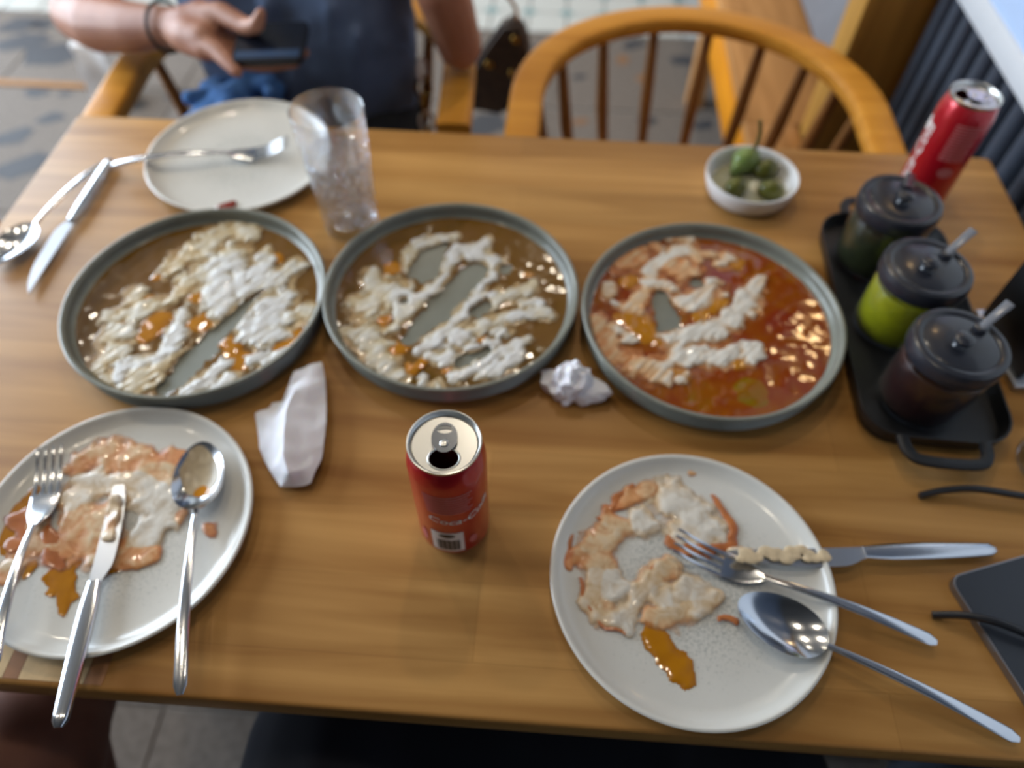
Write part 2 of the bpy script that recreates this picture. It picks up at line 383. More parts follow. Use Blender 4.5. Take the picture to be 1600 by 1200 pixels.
# ------------------------------------------------------------------ the room
XR = .60                                       # right wall
def room():
    # floor slab, terrazzo tiles, chips, patterned tiles
    fl = struct(box('floor', -3.2, 2.2, -3.2, 4.6, -.06, -.004, 'grout'), 'grey-beige terrazzo floor with dark stone chips and white patterned tiles behind')
    tw = .6; protos = {}
    def tile(x, y, sx, sy, m, top=0.):
        k = (round(sx, 3), round(sy, 3), m)
        if k not in protos:
            o = box('tile', -sx/2, sx/2, -sy/2, sy/2, -.004, 0, m, fl, .0012, 1); protos[k] = o.data
        else:
            o = bpy.data.objects.new('tile', protos[k]); COL.objects.link(o); o.parent = fl
        o.location = (x, y, top); return o
    ys = [2.022-.3-.6*k for k in range(0, 8)]
    for i in range(-5, 7):
        for y in ys:
            x = -1.8+.3+.6*i
            if x+.3 > 2.2 or x-.3 < -3.2 or y < -2.9: continue
            tile(x, y, tw-.004, tw-.004, 'terrazzo' if (i+int(y*10)) % 3 else 'terrazzo_pale')
    for i in range(-5, 7):
        x = -1.8+.3+.6*i
        if x+.3 <= 2.2 and x-.3 >= -3.2: tile(x, 2.255, tw-.004, .446, 'terrazzo')
    pit = .137
    m = None
    for i in range(25):
        for j in range(5):
            x = -2.3+pit*(i+.5); y = 2.485+pit*(j+.5)
            o = tile(x, y, pit-.006, pit-.006, 'tile_white')
    if True:                                    # teal lozenges at the tile corners
        q = .03; pm = None
        for i in range(1, 25):
            for j in range(1, 5):
                if pm is None:
                    o = prism('corner_inset', [[(-q,0),(0,-q),(q,0),(0,q)]], 0, .0012, 'tile_teal', fl); pm = o.data
                else:
                    o = bpy.data.objects.new('corner_inset', pm); COL.objects.link(o); o.parent = fl
                o.location = (-2.3+pit*i, 2.485+pit*j, 0)
    box('floor_beyond', -3.2, 2.2, 3.17, 4.6, -.004, 0, 'tile_white', fl)
    # stone chips
    rng = random.Random(3); shapes = []
    for k in range(9):
        n = rng.randint(5, 7); pts = []
        for a in range(n):
            t = 2*PI*a/n+rng.uniform(-.3, .3); r = rng.uniform(.7, 1.1); pts.append((r*math.cos(t), r*.62*math.sin(t)))
        shapes.append(pts)
    cm = {}
    def chip(x, y, r, rot, m, s):
        k = (s, m)
        if k not in cm:
            o = prism('stone_chip', [shapes[s]], 0, 1, m, fl); cm[k] = o.data
        else:
            o = bpy.data.objects.new('stone_chip', cm[k]); COL.objects.link(o); o.parent = fl
        o.location = (x, y, -.0002); o.scale = (r, r, .001); o.rotation_euler = (0, 0, rot)
    big = [((85,86),.14,.1), ((35,66),.10,.2), ((66,40),.05,.1), ((20,213),.09,.5), ((34,258),.10,.6), ((55,145),.05,0), ((105,146),.03,0), ((30,40),.10,.5), ((80,185),.05,.6),
           ((1068,95),.06,.1), ((990,70),.05,.4), ((760,195),.09,.9), ((1100,195),.05,.4), ((905,120),.03,.3), ((1010,190),.04,.2), ((215,165),.05,.1), ((280,150),.06,.3)]
    done = []
    for n, (px, r, rot) in enumerate(big):
        p = at(*px, -T); chip(p.x, p.y, r, rot, 'chip_dark', n % 9); done.append((p.x, p.y, r))
    cnt = 0
    while cnt < 170:
        x = rng.uniform(-2.3, .9); y = rng.uniform(-.5, 2.44); r = rng.choice((.018, .025, .03, .045))
        if any((x-a)**2+(y-b)**2 < (r+c+.01)**2 for a, b, c in done) or abs(y-2.022) < r+.01: continue
        chip(x, y, r, rng.uniform(0, 6), rng.choice(('chip_grey', 'chip_tan', 'chip_tan', 'chip_dark')), rng.randrange(9)); done.append((x, y, r)); cnt += 1
    box('floor_strip', -3.2, -1.42, 2.010, 2.036, -.003, .006, 'brass', fl, .001, 1)
    # walls and ceiling
    struct(box('ceiling', -3.2, 2.2, -3.2, 4.6, 2.8, 2.9, 'ceiling_paint'), 'dark grey painted ceiling above the tables')
    struct(box('wall_back', -3.2, 2.2, 4.6, 4.7, 0, 2.8, 'plaster'), 'pale plaster wall at the far end')
    struct(box('wall_front', -3.2, 2.2, -3.3, -3.2, 0, 2.8, 'plaster'), 'pale plaster wall behind the diners')
    wl = struct(box('wall_left', -3.32, -3.2, -3.2, 4.6, 0, .55, 'plaster'), 'pale wall with wide windows')
    box('lintel', -3.32, -3.2, -3.2, 4.6, 2.55, 2.8, 'plaster', wl)
    for y0, y1 in ((-3.2, .25), (3.75, 4.6)): box('pier', -3.32, -3.2, y0, y1, .55, 2.55, 'plaster', wl)
    for k, (y0, y1) in enumerate(((.25, 3.75),)):
        wn = thing('window_%d' % (k+1), 'wide shop window in the left wall', 'window', (-3.26, (y0+y1)/2, .55)); del wn['category']; struct(wn)
        h = (y1-y0)/2
        for a, b in ((-h, -h+.05), (h-.05, h), (-.025, .025)): box('frame_post', -.03, .03, a, b, 0, 2.0, 'frame_dark', wn)
        for a, b in ((0, .05), (1.95, 2.0)): box('frame_rail', -.029, .029, -h, h, a, b, 'frame_dark', wn)
        for a, b in ((-h+.05, -.025), (.025, h-.05)): box('pane', -.003, .003, a, b, .05, 1.95, 'pane_glass', wn)
    # right wall: dark slatted dado, pale ledge and plaster above
    wr = struct(box('wall_right', XR+.018, XR+.12, -3.2, 1.22, 0, .785, 'dado_dark'), 'right wall with dark blue-grey vertical slats below a pale ledge')
    sm = None
    for k in range(34):
        y = 1.195-.045*k
        if sm is None:
            bm = bmesh.new()
            V, F = sweep('', [(0,0,0), (0,0,.772)], lambda i, t: [(.0165*math.cos(a), .016*math.sin(a)+0) for a in [PI*j/8 for j in range(9)]], None, up=(-1,0,0), ret=True)
            o = obj('slat', V, F, 'slat_blue', wr); sm = o.data
        else:
            o = bpy.data.objects.new('slat', sm); COL.objects.link(o); o.parent = wr
        o.location = (XR+.018, y, .012)
    box('ledge', XR-.004, XR+.12, -3.2, 1.22, .785, .822, 'ledge_white', wr, .003)
    box('pale_band', XR+.004, XR+.12, -3.2, 1.22, .822, 1.16, 'ledge_white', wr)
    box('upper_wall', XR+.004, XR+.12, -3.2, 1.22, 1.16, 2.8, 'slat_blue', wr)
    struct(box('wall_alcove', .645, .76, 1.22, 4.6, 0, 2.8, 'plaster_grey'), 'plain grey wall beyond the wooden post')
    struct(box('wall_far_right', 2.2, 2.3, -3.2, 4.6, 0, 2.8, 'plaster'), 'pale plaster wall hidden behind the right wall')
    pst = struct(box('trim_1', .50, .645, 1.222, 1.30, 0, 2.8, 'post_wood', None, .003), 'honey brown wooden post at the end of the slatted wall')
    return fl
FLOOR = room()

# menu sheet on the right wall
def menu_sheet():
    t = thing('menu_sheet', 'pale blue printed menu sheet hanging on the wall above the slats', 'poster', (XR+.0035, .89, T+.066))
    box('sheet', -.003, 0, 0, .30, 0, .32, 'paper_blue', t)
    box('print_panel', -.0036, -.003, .025, .275, .05, .30, 'paper_pink', t)
    pts = [(.06+.03*math.cos(a)*(1+.25*math.sin(3*a)), .085+.025*math.sin(a)) for a in [2*PI*k/18 for k in range(18)]]
    bm = bmesh.new(); vs = [bm.verts.new((-.0042, y, z)) for y, z in pts]; bm.faces.new(vs)
    r = bmesh.ops.extrude_face_region(bm, geom=bm.faces[:])
    for g in r['geom']:
        if isinstance(g, bmesh.types.BMVert): g.co.x = -.0036
    bmobj('green_print', bm, 'paper_green', t, False)
menu_sheet()

# wall lamp and ceiling downlights
def lamps():
    t = thing('wall_lamp', 'small warm wall lamp fixed to the right wall above the table', 'lamp', (XR+.004, .92, T+.615))
    lathe('back_plate', [(0, 0), (.05, 0), (.05, .012), (0, .012)], 'brass', t, 32).rotation_euler = (0, -PI/2, 0)
    tube('arm', [(-.01, 0, 0), (-.06, 0, 0), (-.075, 0, -.012)], .006, 'brass', t)
    lathe('lamp_shade', [(.018, 0), (.034, -.06), (.032, -.06), (.016, -.002)], 'lamp_shade', t, 32, True, off=(-.075, 0, -.012))
    b = Blob(); b.ball((-.075, 0, -.055), .02); obj('bulb', b.V, b.F, 'lamp_glow', t)
    pos = [(-.9, 1.6), (.0, 1.6), (-.9, .4), (.05, .45), (-1.8, 1.6), (-.9, 2.8), (.1, 2.8), (-1.8, .3)]
    where = ['over the far left of the table', 'over the empty chair', 'over the left of the table', 'over the middle of the table', 'near the windows', 'over the patterned tiles', 'over the bench', 'near the left windows']
    for (x, y), wh in zip(pos, where):
        d = thing('downlight', 'small round warm ceiling downlight '+wh, 'ceiling light', (x, y, 2.8), 0, 'ceiling downlights')
        lathe('ring', [(.045, 0), (.06, 0), (.06, -.012), (.045, -.012)], 'aluminium', d, 32, True)
        lathe('lens', [(0, -.006), (.045, -.006)], 'down_glow', d, 32)
        l = bpy.data.lights.new('downlight_beam', 'SPOT'); l.energy = 26 if y > 1 else 9; l.color = (1, .88, .70); l.spot_size = math.radians(120); l.spot_blend = .8; l.shadow_soft_size = .05
        lo = bpy.data.objects.new('downlight_beam', l); COL.objects.link(lo); lo.location = (x, y, 2.78)
lamps()

# ------------------------------------------------------------------ bench beyond the table (right), front bench of the diners
def benches():
    t = thing('bench', 'wooden bench with honey coloured front board beyond the post', 'bench', (.39, 1.31, 0))
    box('seat_board', 0, .25, 0, 1.6, .43, .452, 'tan_wood', t, .003)
    box('seat_end', 0, .106, -.10, -.0005, .43, .452, 'tan_wood', t, .003)
    box('front_board', .0, .02, -.10, 1.6, .325, .429, 'honey_wood', t, .002)
    for y in (.05, .75, 1.5): box('leg', .03, .08, y, y+.05, 0, .4295, 'tan_wood', t)
    box('back_cushion', .19, .252, .0, 1.6, .453, .85, 'cushion_grey', t, .02)
    t = thing('bench', 'plain wooden bench under the two people at the near side', 'bench', (0, -.55, 0))
    box('seat_board', -.95, .55, -.22, .30, .405, .43, 'tan_wood', t, .004)
    for x in (-.9, .45):
        for y in (-.18, .2): box('leg', x, x+.05, y, y+.05, 0, .404, 'tan_wood', t)
benches()

# ------------------------------------------------------------------ table
X0, X1, Y0, Y1 = -.6287, .5568, .1021, .8015
def table():
    cx, cy = (X0+X1)/2, (Y0+Y1)/2
    t = thing('dining_table', 'light brown wooden dining table with solid top, holding all the dishes', 'table', (cx, cy, 0))
    a, b = (X1-X0)/2, (Y1-Y0)/2
    bm = bmesh.new(); bmesh.ops.create_cube(bm, size=1)
    for v in bm.verts: v.co = Vector((v.co.x*2*a, v.co.y*2*b, T-.016+v.co.z*.032))
    ve = [e for e in bm.edges if abs(e.verts[0].co.z-e.verts[1].co.z) > .01]
    bmesh.ops.bevel(bm, geom=ve, offset=.008, segments=4, affect='EDGES', profile=.5)
    he = [e for e in bm.edges if abs(e.verts[0].co.z-e.verts[1].co.z) < .001 and e.is_manifold and e.calc_face_angle(0) > 1.2]
    bmesh.ops.bevel(bm, geom=he, offset=.003, segments=3, affect='EDGES', profile=.5)
    bmobj('tabletop', bm, 'table_wood', t)
    for y0, y1 in ((-b+.19, -b+.21), (b-.21, b-.19)): box('apron', -a+.109, a-.109, y0, y1, T-.10, T-.0325, 'table_wood', t)
    for x0, x1 in ((-a+.07, -a+.09), (a-.09, a-.07)): box('apron', x0, x1, -b+.229, b-.229, T-.10, T-.0325, 'table_wood', t)
    lg = None
    for sx in (-1, 1):
        for sy in (-1, 1):
            if lg is None: lg = box('leg', -.028, .028, -.028, .028, 0, T-.0325, 'table_wood', t, .004); o = lg
            else: o = bpy.data.objects.new('leg', lg.data); COL.objects.link(o); o.parent = t
            o.location = (sx*(a-.08), sy*(b-.20), 0)
    # short end blocks let into the top at the near left edge
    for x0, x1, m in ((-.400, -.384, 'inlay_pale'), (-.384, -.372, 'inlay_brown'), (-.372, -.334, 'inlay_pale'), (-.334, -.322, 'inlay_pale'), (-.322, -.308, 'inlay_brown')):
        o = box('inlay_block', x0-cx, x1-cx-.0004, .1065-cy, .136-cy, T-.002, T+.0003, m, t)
table()

# ------------------------------------------------------------------ captain's chairs
def make_chair():
    t = thing('armchair', '', 'chair')
    A = .258; zt = T-.05-.028; arm = .15      # centre line radius, underside of the bow
    path = [(-A, -arm, 0), (-A, -arm*.66, 0), (-A, -arm*.33, 0)]+[(A*math.cos(PI-a), A*math.sin(a), 0) for a in [PI*k/36 for k in range(37)]]+[(A, -arm*.33, 0), (A, -arm*.66, 0), (A, -arm, 0)]
    def sect(i, s):
        wd = .0255
        return [(x, y+.014) for x, y in ell(wd, .014, 20, 5)]
    o = sweep('bow_rail', [(x, y, zt) for x, y, z in path], sect, 'chair_wood', t)
    seat = [(.235*math.cos(a)*(1 if math.sin(a) > 0 else 1.0), .235*math.sin(a) if math.sin(a) > 0 else .20*math.sin(a)*1.1) for a in [2*PI*k/48 for k in range(48)]]
    bm = bmesh.new(); vs = [bm.verts.new((x, y, .425)) for x, y in seat]; f = bm.faces.new(vs)
    r = bmesh.ops.extrude_face_region(bm, geom=[f])
    for g in r['geom']:
        if isinstance(g, bmesh.types.BMVert): g.co.z = .455
    bmesh.ops.recalc_face_normals(bm, faces=bm.faces)
    he = [e for e in bm.edges if e.calc_face_angle(0) > 1.2]
    bmesh.ops.bevel(bm, geom=he, offset=.008, segments=3, affect='EDGES')
    bmobj('seat', bm, 'chair_wood', t)
    for d in (-76, -55, -33.5, -12, 9, 30, 49, 66, 82):
        a = math.radians(90-d); c, s = math.cos(a), math.sin(a)
        tube('spindle', [(A*c, A*s, zt+.003), (.238*c, .238*s, .55), (.212*c, .212*s, .44)], lambda q: .0085+.003*math.sin(PI*q), 'spindle_wood', t, 10, (c, s, 0))
    for sx in (-1, 1):
        tube('arm_post', [(sx*A, -arm+.03, zt+.003), (sx*.235, -arm+.03, .58), (sx*.20, -.11, .44)], lambda q: .013, 'spindle_wood', t, 10, (0, 1, 0))
        tube('leg', [(sx*.15, -.13, .43), (sx*.20, -.19, 0)], lambda q: .019-.005*q, 'chair_wood', t, 12, (0, 1, 0))
        tube('leg', [(sx*.15, .13, .43), (sx*.20, .20, 0)], lambda q: .019-.005*q, 'chair_wood', t, 12, (0, 1, 0))
        tube('stretcher', [(sx*.178, -.163, .20), (sx*.178, .167, .20)], .009, 'chair_wood', t)
    tube('stretcher', [(-.178, 0, .20), (.178, 0, .20)], .009, 'chair_wood', t)
    return t
CH0 = make_chair()
CH0.location = (.217, .985, 0); CH0.rotation_euler.z = math.radians(-1)
tag(CH0, 'empty wooden spindle-back armchair with curved rail behind the dish with red sauce', 'chair', 'wooden spindle armchairs')
c2 = copy_tree(CH0); c2.location = (-.408, 1.03, 0); c2.rotation_euler.z = math.radians(3)
tag(c2, 'wooden armchair in which the person in navy holding the phone sits', 'chair', 'wooden spindle armchairs')
c3 = copy_tree(CH0); c3.location = (-1.23, .86, 0); c3.rotation_euler.z = math.radians(70)
tag(c3, 'wooden armchair beside the left end of the table, cut by the left picture edge', 'chair', 'wooden spindle armchairs')
c4 = copy_tree(CH0); c4.location = (-1.96, 2.70, 0); c4.rotation_euler.z = math.radians(10)
tag(c4, 'wooden armchair far back on the white patterned tiles, only a leg in view', 'chair', 'wooden spindle armchairs')

# ------------------------------------------------------------------ food: fields painted with strokes, meshed with real height
def field_mesh(name, parent, origin, pos, neg, zbase, hmax, m, step=.0011, rag=.35, rmax=None, seed=0, soft=.55, mincell=40, streak=0.):
    """pos / neg: strokes [(x, y, r, val), ...] in world metres. Keeps the grid cells where the union of pos minus neg is > 0."""
    allp = np.array([q[:3] for s in pos for q in s]); lo = (allp[:, :2]-allp[:, 2:3]).min(0)-.004; hi = (allp[:, :2]+allp[:, 2:3]).max(0)+.004
    nx = int((hi[0]-lo[0])/step)+2; ny = int((hi[1]-lo[1])/step)+2
    gx, gy = np.meshgrid(lo[0]+step*np.arange(nx), lo[1]+step*np.arange(ny)); gx = gx.ravel(); gy = gy.ravel()
    rs = np.random.RandomState(seed)
    def vnoise(x, y, cell, k):
        g = np.random.RandomState(seed*13+k).rand(64, 64); u = x/cell; v = y/cell; iu = np.floor(u).astype(int); iv = np.floor(v).astype(int); fu = u-iu; fv = v-iv
        fu = fu*fu*(3-2*fu); fv = fv*fv*(3-2*fv); G = lambda a, b: g[a % 64, b % 64]
        return (G(iu,iv)*(1-fu)+G(iu+1,iv)*fu)*(1-fv)+(G(iu,iv+1)*(1-fu)+G(iu+1,iv+1)*fu)*fv
    n1 = vnoise(gx, gy, .009, 1); n2 = vnoise(gx, gy, .004, 2); wx = gx+(vnoise(gx, gy, .012, 3)-.5)*.007; wy = gy+(vnoise(gx, gy, .012, 4)-.5)*.007
    def union(strokes):
        F = np.full(gx.shape, -1.); val = np.zeros(gx.shape)
        for s in strokes:
            s = [tuple(q)+(.6,)*(4-len(q)) for q in s]
            if len(s) == 1: s = [s[0], (s[0][0]+1e-4, s[0][1], s[0][2], s[0][3])]
            for (ax, ay, ar, av), (bx, by, br, bv) in zip(s[:-1], s[1:]):
                dx, dy = bx-ax, by-ay; t = np.clip(((wx-ax)*dx+(wy-ay)*dy)/(dx*dx+dy*dy+1e-12), 0, 1)
                d = np.hypot(wx-ax-t*dx, wy-ay-t*dy); r = ar+(br-ar)*t; f = 1-d/r; up = f > F
                F = np.where(up, f, F); val = np.where(up, av+(bv-av)*t, val)
        return F, val
    F, val = union(pos)
    if rmax is not None:
        d = np.hypot(gx-origin[0], gy-origin[1]); 
    F = F+(n1*.65+n2*.35-.5)*rag
    st = np.zeros(gx.shape)
    if streak:                                  # drawn out along the sweep of the spoon
        a_, b_ = gx*.62+gy*.78, gx*.78-gy*.62
        st = (vnoise(a_*.16, b_, .0022, 6)*.6+vnoise(a_*.2, b_, .0045, 7)*.4-.5); F = F+st*streak
    if neg:
        Gn, _ = union(neg); F = np.minimum(F, -(Gn+(n2-.5)*.35))
    if rmax is not None: F = np.minimum(F, (rmax-d)/.004)
    keep = F > 0
    h = hmax*np.clip(F/soft, 0, 1)**.6*np.clip(.7+.6*n1+st*.75, .15, 2)
    mix = np.clip(val*(.55+.6*np.clip(F/soft, 0, 1))+(n1-.5)*.25+st*.5, 0, 1)
    thick = np.clip(F/.35, 0, 1)
    K = keep.reshape(ny, nx); quad = K[:-1,:-1] & K[1:,:-1] & K[:-1,1:] & K[1:,1:]
    jj, ii = np.nonzero(quad); base = jj*nx+ii; faces = np.stack([base, base+1, base+1+nx, base+nx], 1)
    # each connected patch becomes a part of its own; crumbs below a few cells are dropped
    idx = -np.ones(quad.shape, int); idx[jj, ii] = np.arange(len(jj)); lab = -np.ones(len(jj), int); comps = []
    for s0 in range(len(jj)):
        if lab[s0] >= 0: continue
        st = [s0]; lab[s0] = len(comps); mem = []
        while st:
            q = st.pop(); mem.append(q); a, b = jj[q], ii[q]
            for da, db in ((1,0), (-1,0), (0,1), (0,-1)):
                a2, b2 = a+da, b+db
                if 0 <= a2 < quad.shape[0] and 0 <= b2 < quad.shape[1]:
                    r_ = idx[a2, b2]
                    if r_ >= 0 and lab[r_] < 0: lab[r_] = len(comps); st.append(r_)
        comps.append(mem)
    comps = sorted([c for c in comps if len(c) >= mincell], key=len, reverse=True); allf = faces; made = []
    for mem in comps:
        made.append(patch_obj(name, allf[np.array(mem)], nx, ny, gx, gy, origin, zbase, h, mix, thick, m, parent))
    return made
def patch_obj(name, faces, nx, ny, gx, gy, origin, zbase, h, mix, thick, m, parent):
    used = np.unique(faces); remap = -np.ones(nx*ny, int); remap[used] = np.arange(len(used)); faces = remap[faces]
    V = np.stack([gx[used]-origin[0], gy[used]-origin[1], zbase+np.maximum(h[used], .0001)], 1)
    me = bpy.data.meshes.new(name); me.vertices.add(len(V)); me.vertices.foreach_set('co', V.ravel())
    me.loops.add(faces.size); me.loops.foreach_set('vertex_index', faces.ravel().astype(np.int32))
    me.polygons.add(len(faces)); me.polygons.foreach_set('loop_start', (np.arange(len(faces))*4).astype(np.int32)); me.polygons.foreach_set('loop_total', np.full(len(faces), 4, np.int32))
    me.polygons.foreach_set('use_smooth', np.ones(len(faces), bool)); me.update(calc_edges=True)
    at_ = me.attributes.new('mix', 'FLOAT', 'POINT'); at_.data.foreach_set('value', mix[used].astype(np.float32))
    tk_ = me.attributes.new('thick', 'FLOAT', 'POINT'); tk_.data.foreach_set('value', thick[used].astype(np.float32))
    me.materials.append(MATS[m]); o = bpy.data.objects.new(name, me); COL.objects.link(o); o.parent = parent
    return o
def strokes(lst, ox, oy, k, z, scale):
    """photo crop coordinates -> strokes on the plane z above the table"""
    out = []
    for s in lst:
        q = []
        for p in s:
            w_ = at(ox+p[0]*k, oy+p[1]*k, z); q.append((w_.x, w_.y, p[2]*k*scale, p[3] if len(p) > 3 else .6))
        out.append(q)
    return out

# ------------------------------------------------------------------ serving dishes and plates
RB, RP = .1301, .1122
DISH = [(-.349, .4716), (-.0929, .4995), (.1703, .4866)]
def dish(i, label):
    x, y = DISH[i]
    t = thing('serving_dish', label, 'dish', (x, y, T), 0, 'grey serving dishes in a row')
    pr = [(0, .0), (.116, .0), (.121, .001), (.1245, .004)]
    for k in range(7): z = .0065+k*.0027; pr += [(.1262+.0004*k, z), (.1252+.0004*k, z+.00135)]
    pr += [(.1290, .0262), (.1301, .0275), (.1298, .0290), (.1280, .0297), (.1262, .0290), (.1250, .0272)]
    for k in range(3): z = .0258-k*.0026; pr += [(.1246-.0003*k, z), (.1240-.0003*k, z-.0013)]
    pr += [(.1222, .0172), (.1170, .0146), (0, .0138)]
    lathe('body', pr, 'stoneware', t, 96, angle=60)
    return t
def disc_stroke(i, r, val=.6): return [[(DISH[i][0], DISH[i][1], r, val), (DISH[i][0]+.001, DISH[i][1], r, val)]]
SCL = 1/1560.                                  # metres per photo pixel at the dishes
d0 = dish(0, 'round grey serving dish on the left, brown juices and smeared white yogurt')
d1 = dish(1, 'round grey serving dish in the middle, olive brown juices and streaked white yogurt')
d2 = dish(2, 'round grey serving dish on the right, red oily sauce and yogurt smears')

yA = [[(1040,200,62,.45),(960,180,75,.5),(860,230,75,.5),(810,300,62,.5)], [(760,290,60,.4),(650,380,48,.3)], [(880,350,100,.75),(900,470,120,.85),(930,570,85,.8)],
      [(960,300,70,.5),(1000,390,50,.95),(1010,480,62,1)], [(1140,280,24,.5),(1115,380,55,.95),(1080,470,45,.9)], [(1295,360,42,.6),(1200,415,65,.7),(1110,490,60,.75),(1010,570,50,.9),(950,650,40,.9)],
      [(1235,520,62,.8),(1180,600,95,1),(1080,660,80,1),(1040,720,42,.9)], [(1340,590,52,.5),(1260,620,45,.6)], [(1050,845,32,.9),(1170,830,38,.9),(1240,790,28,.7)], [(1100,720,60,.8),(1180,700,60,.8)],
      [(485,490,46,.45),(470,560,42,.4),(560,560,40,.5),(660,535,34,.4)], [(350,620,42,.4),(460,610,64,.55),(570,570,44,.5)], [(400,700,74,.6),(350,740,52,.4),(380,790,62,.5),(315,850,52,.4),(290,910,50,.5)],
      [(300,930,46,.6),(340,945,45,.5)], [(400,915,44,.9),(450,870,46,.9),(540,850,40,.7),(610,830,46,.8)], [(720,610,34,.8),(690,690,42,.95),(640,790,36,.95),(600,830,40,.8)],
      [(500,905,70,.4),(620,885,60,.35),(720,835,52,.4),(850,735,40,.6),(920,680,30,.7)], [(440,970,38,.4),(560,965,36,.4)], [(760,990,46,1),(840,935,36,.95),(940,850,32,.9)], [(890,965,30,.8),(970,915,36,.8)],
      [(740,450,70,.4),(700,500,40,.3)], [(820,400,60,.6)]]
scA = [[(1120,495,12),(1000,600,38),(880,725,56),(780,825,62),(700,920,62),(630,975,36)]]
orA = [[(790,520,52)], [(600,640,80),(545,720,50)], [(830,640,72),(740,680,40)], [(970,760,60),(1000,860,62)], [(1190,790,52),(1290,710,42)], [(1190,330,40)], [(600,420,34)], [(540,540,36)], [(420,670,30)]]
yB = [[(345,470,55,.55),(390,560,85,.6),(320,630,82,.6),(250,590,42,.5)], [(470,560,80,.7),(510,620,55,.7)], [(530,580,42,.8)], [(520,430,24,.5),(530,350,40,.6),(600,290,40,.7),(690,270,28,.7),(770,255,24,.7)],
      [(800,320,38,.95),(720,410,44,1),(680,480,34,.95),(600,585,42,.85),(520,650,36,.7),(440,745,24,.5)], [(980,400,32,.9),(910,510,38,1),(850,600,36,.95),(800,670,34,1),(700,760,42,1),(590,860,30,.9)],
      [(800,320,38,1),(880,350,52,1),(920,285,34,.9)], [(900,350,40,.9),(985,400,40,.9)], [(215,760,45,.5),(300,775,75,.55),(345,855,72,.55),(405,915,60,.6)], [(390,970,42,.6),(480,985,38,.7)],
      [(970,610,36,.6),(1100,545,46,.55),(1195,515,28,.4)], [(1235,655,38,.6),(1110,665,36,.9),(980,700,34,.7),(870,745,36,.6)], [(1210,600,36,.9),(1120,620,34,.8)],
      [(800,790,62,.9),(755,760,36,.8)], [(865,850,36,.9),(885,915,26,.8)], [(725,885,58,.85),(650,880,34,.8)], [(960,830,48,.85)], [(1010,750,40,.8)], [(1135,795,26,.7),(1010,870,28,.9),(880,940,28,.95),(760,990,28,.95)],
      [(1100,860,38,.9),(980,955,36,.95),(890,985,24,.8)], [(610,775,46,.8)], [(590,1005,28,.9)], [(672,1035,28,.85)], [(980,570,30,.8)]]
scB = [[(880,440,62),(770,560,78),(670,660,74),(590,740,52),(520,800,40)], [(610,440,84),(640,380,76),(700,330,40)], [(930,620,38),(880,660,30)], [(800,920,34),(950,850,22)], [(1040,430,40)], [(500,600,24)]]
orB = [[(440,430,55)], [(405,690,48)], [(470,850,60),(520,800,40)], [(560,940,50),(620,900,30)], [(1150,460,34)], [(900,790,36)], [(740,950,40)]]
yC = [[(1055,375,28,.7),(1000,460,52,.9),(920,550,62,1),(830,620,62,1),(720,650,55,.95),(620,665,60,.9)], [(1025,735,48,1),(940,740,58,1),(820,760,62,1),(700,745,60,.95),(600,785,46,.8),(540,800,52,.6)],
      [(240,560,42,.45),(260,650,52,.4),(320,740,52,.45),(430,795,55,.45),(540,835,58,.55),(585,865,28,.6)], [(320,610,32,.7),(395,650,40,.8)], [(490,370,45,.8),(520,295,55,.9),(620,240,52,.9),(700,200,42,.6),(740,275,30,.5)],
      [(600,290,100,.45),(670,320,80,.45)], [(790,430,80,.7),(720,485,55,.8),(600,470,32,.9)], [(560,400,60,.7)], [(330,495,18,.8),(430,505,52,.5),(475,450,50,.5),(495,400,40,.6)], [(300,400,30,.7),(290,450,26,.6)],
      [(440,245,74,.35),(370,300,55,.3)], [(500,190,30,.4),(545,210,26,.4)], [(580,165,28,.6),(700,165,36,.6)], [(895,255,34,.7),(860,295,28,.6)], [(760,240,30,.5),(860,250,26,.5)], [(870,445,26,.6)], [(665,860,28,.7)], [(600,830,30,.6)], [(640,720,60,.9)], [(480,800,40,.5)]]
scC = [[(560,470,52),(590,570,70),(560,620,30)], [(730,390,36)]]
orC = [[(420,560,90),(500,650,80)], [(380,380,50)], [(640,850,50),(600,820,30)], [(760,540,60),(860,480,40)], [(920,290,60)], [(960,790,40)]]
